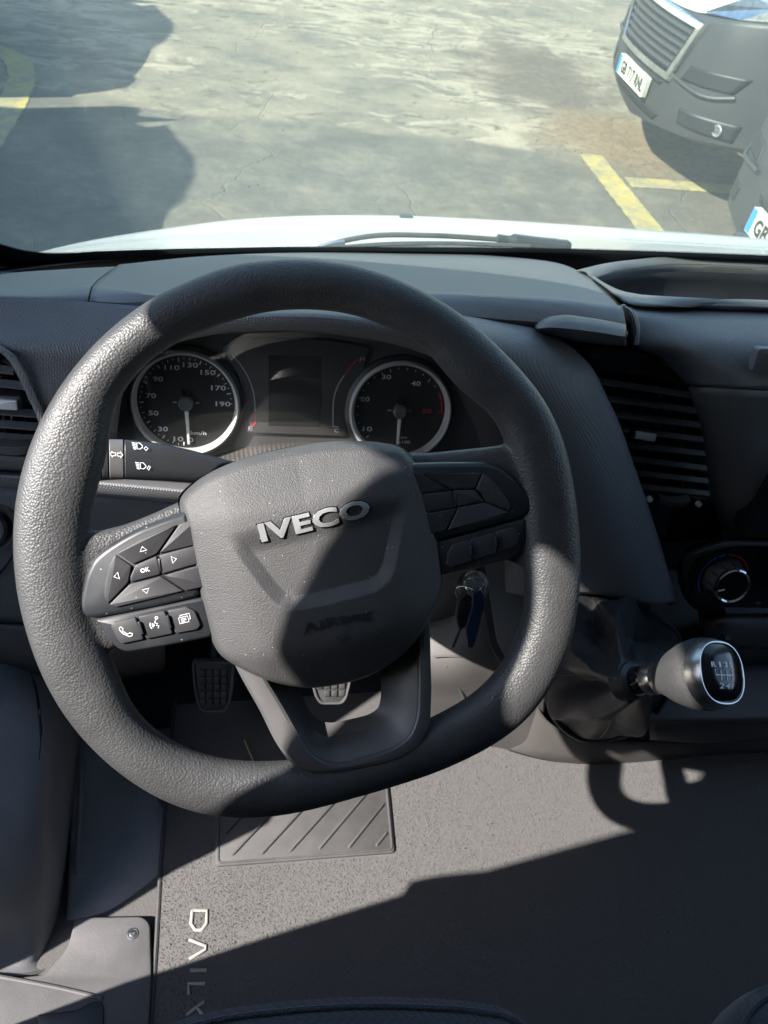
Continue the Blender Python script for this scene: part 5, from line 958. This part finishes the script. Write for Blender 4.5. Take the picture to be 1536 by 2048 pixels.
pedal(Zp(665, 1370, .135), [(618, 1318), (708, 1318), (702, 1365), (694, 1395), (684, 1408), (640, 1409), (630, 1395), (622, 1365)], 'right foot pedal seen through the opening in the lower spoke', 6, 6)
# left-hand trims
trim = root('sill_trim', Zp(200, 1950, 0), 'grey plastic sill trim with one screw at the lower left', 'trim')
FS = Fr((0, 0, .012), (1, 0, 0), (0, 1, 0))
sp = [FS.px(*q) for q in [(-300, 1945), (0, 1958), (90, 1948), (135, 1895), (150, 1834), (284, 1832), (300, 1846), (303, 1950), (296, 2090), (-300, 2120)]]
MB().prism(FS, fillet(sp, .008, 4), -.014, 0, .003).build('sill_panel', 'sill_plastic', trim)
MB().tube(crv([FS.p(*FS.px(*q), .0005) for q in [(-150, 1930), (15, 1957), (110, 1975), (205, 1997)]], 20), .0028, 8).build('moulded_ridge', 'sill_plastic', trim)
hn = np.array(FS.px(265, 1868)); MB().lathe(FS.p(*hn, 0), V(0, 0, 1), [(.0075, -.002), (.0072, .0008), (.0055, .0010), (.0045, -.0005), (.0043, .0012), (.002, .0016), (.0012, .0006), (.0002, .0006)], 24).build('screw', 'steel', trim)
lp = [FS.px(*q) for q in [(80, 2055), (75, 2030), (150, 2022), (185, 2004), (203, 2003), (208, 2020), (206, 2090), (80, 2090)]]
MB().prism(FS, fillet(lp, .003, 3), -.002, .003, .0015).build('sill_shadow_patch', 'dark_plastic', trim)  # dark raised patch in place of a cast shadow on the sill
kick = root('kick_panel', Zp(60, 1930, 0), 'smooth dark blue-grey wheel-arch cover left of the pedals', 'trim')
sheet('arch_cover', [Yl((-200, 1300, .56), (0, 1318, .57), (60, 1340, .58), (120, 1365, .60), (168, 1385, .63)), Yl((-200, 1420, .48), (0, 1420, .49), (70, 1430, .495), (125, 1450, .53), (162, 1460, .575)), Yl((-200, 1600, .40), (0, 1600, .408), (75, 1600, .415), (122, 1610, .445), (150, 1620, .485)), Yl((-200, 1800, .33), (0, 1800, .335), (80, 1800, .345), (122, 1800, .370), (140, 1800, .40)), Yl((-200, 1915, .298), (0, 1918, .300), (68, 1912, .304), (108, 1892, .322), (132, 1858, .362)), Yl((-200, 1945, .284), (0, 1948, .286), (72, 1942, .289), (114, 1922, .301), (138, 1876, .340))], 'kick_plastic', kick, nu=40, nv=7, solid=.004)
MB().tube(crv(Yl((-200, 1948, .283), (0, 1951, .284), (74, 1946, .287), (118, 1925, .299), (141, 1876, .338), (150, 1780, .40)), 40), .0022, 6).build('cover_seal', 'grey_plastic', kick)
sheet('foot_rest', [Yl((150, 1380, .66), (250, 1400, .70), (350, 1400, .72)), Yl((150, 1500, .56), (250, 1500, .575), (340, 1510, .585)), Yl((142, 1640, .462), (240, 1640, .466), (330, 1650, .462)), Yl((136, 1790, .372), (230, 1800, .366), (322, 1800, .366)), Yl((130, 1880, .325), (230, 1880, .322), (316, 1890, .317))], 'vinyl', kick, nu=24, nv=6, solid=.004)
MB().tube(crv(Yl((62, 1345, .572), (78, 1420, .490), (82, 1470, .466), (78, 1520, .440)), 16), [.0006]*3+[.0016]*10+[.0006]*3, 8).build('cover_groove', 'gloss_black', kick)
MB().tube(crv(Yl((163, 1440, .60), (160, 1600, .478), (150, 1780, .380)), 20), .004, 8).build('cover_flange', 'kick_plastic', kick)
def seat(front, zt, dep, label, nm='seat'):
    r = root('seat', V(front[3][0], front[3][1]-.2, 0), label, 'seat', 'cab seats')
    A = crv(np.array(front), 30)
    rows = [[q+V(0, -.02, -.16) for q in A], [q+V(0, .004, -.05) for q in A], [q+V(0, .002, -.015) for q in A], [q+V(0, -.014, 0) for q in A], [q+V(0, -.08, .012) for q in A], [q+V(0, -dep, .0) for q in A]]
    sheet('cushion', rows, 'seat_fabric', r, nu=50, nv=5, solid=.02)
    MB().tube([q+V(0, -.006, -.004) for q in A], .0022, 6).build('piping', 'seat_fabric', r)
    xm = A[:, 0].mean(); hw = (A[-1][0]-A[0][0])/2-.02; yb = A[15][1]-dep+.02
    sheet('backrest', [[V(xm-hw, yb-.02, .42), V(xm, yb-.05, .40), V(xm+hw, yb-.02, .42)], [V(xm-hw, yb-.07, .7), V(xm, yb-.10, .7), V(xm+hw, yb-.07, .7)], [V(xm-hw*.9, yb-.14, 1.02), V(xm, yb-.17, 1.04), V(xm+hw*.9, yb-.14, 1.02)], [V(xm-hw*.8, yb-.22, 1.06), V(xm, yb-.24, 1.08), V(xm+hw*.8, yb-.22, 1.06)]], 'seat_fabric', r, nu=24, nv=5, solid=.06)
    MB().box((A[0][0]+.03, A[15][1]-dep, -.0), (A[-1][0]-.03, A[15][1]-.06, .22)).build('seat_base', 'dark_plastic', r)
seat([Zp(*q, .40) for q in [(230, 2110), (300, 2062), (420, 2022), (560, 2002), (700, 1992), (850, 1994), (960, 2003), (1030, 2020), (1075, 2060), (1090, 2110)]], .40, .45, 'dark blue fabric driver seat cushion at the bottom edge')
seat([Zp(*q, .36) for q in [(1468, 2110), (1475, 2060), (1490, 2020), (1520, 1985), (1560, 1965), (1700, 1955), (1900, 1960), (1980, 2000), (2000, 2080)]], .36, .45, 'dark passenger seat cushion in the shaded lower right corner')
cb = MB()
for _ in range(34):
    x, y = RNG.uniform(-.12, .6), RNG.uniform(.24, .55); r_ = RNG.uniform(.0004, .0009)*(2 if RNG.random() < .06 else 1); cb.obox((x, y, .0105), V(r_, r_*.4, 0), V(-r_*.3, r_*.8, 0), V(0, 0, r_*.6))
kind(cb.build('crumbs', 'grit', smooth=0), 'stuff')['label'] = 'tiny pale crumbs and lint on the mat'
s_ = MB().tube([FM.p(*FM.px(*q), h) for q, h in (((489, 1488), .012), ((498, 1508), .009), ((509, 1530), .004))], .0009, 5).build('straw', 'straw'); tag(s_, 'dry yellow straw lying on the mat by the lower spoke', 'straw')
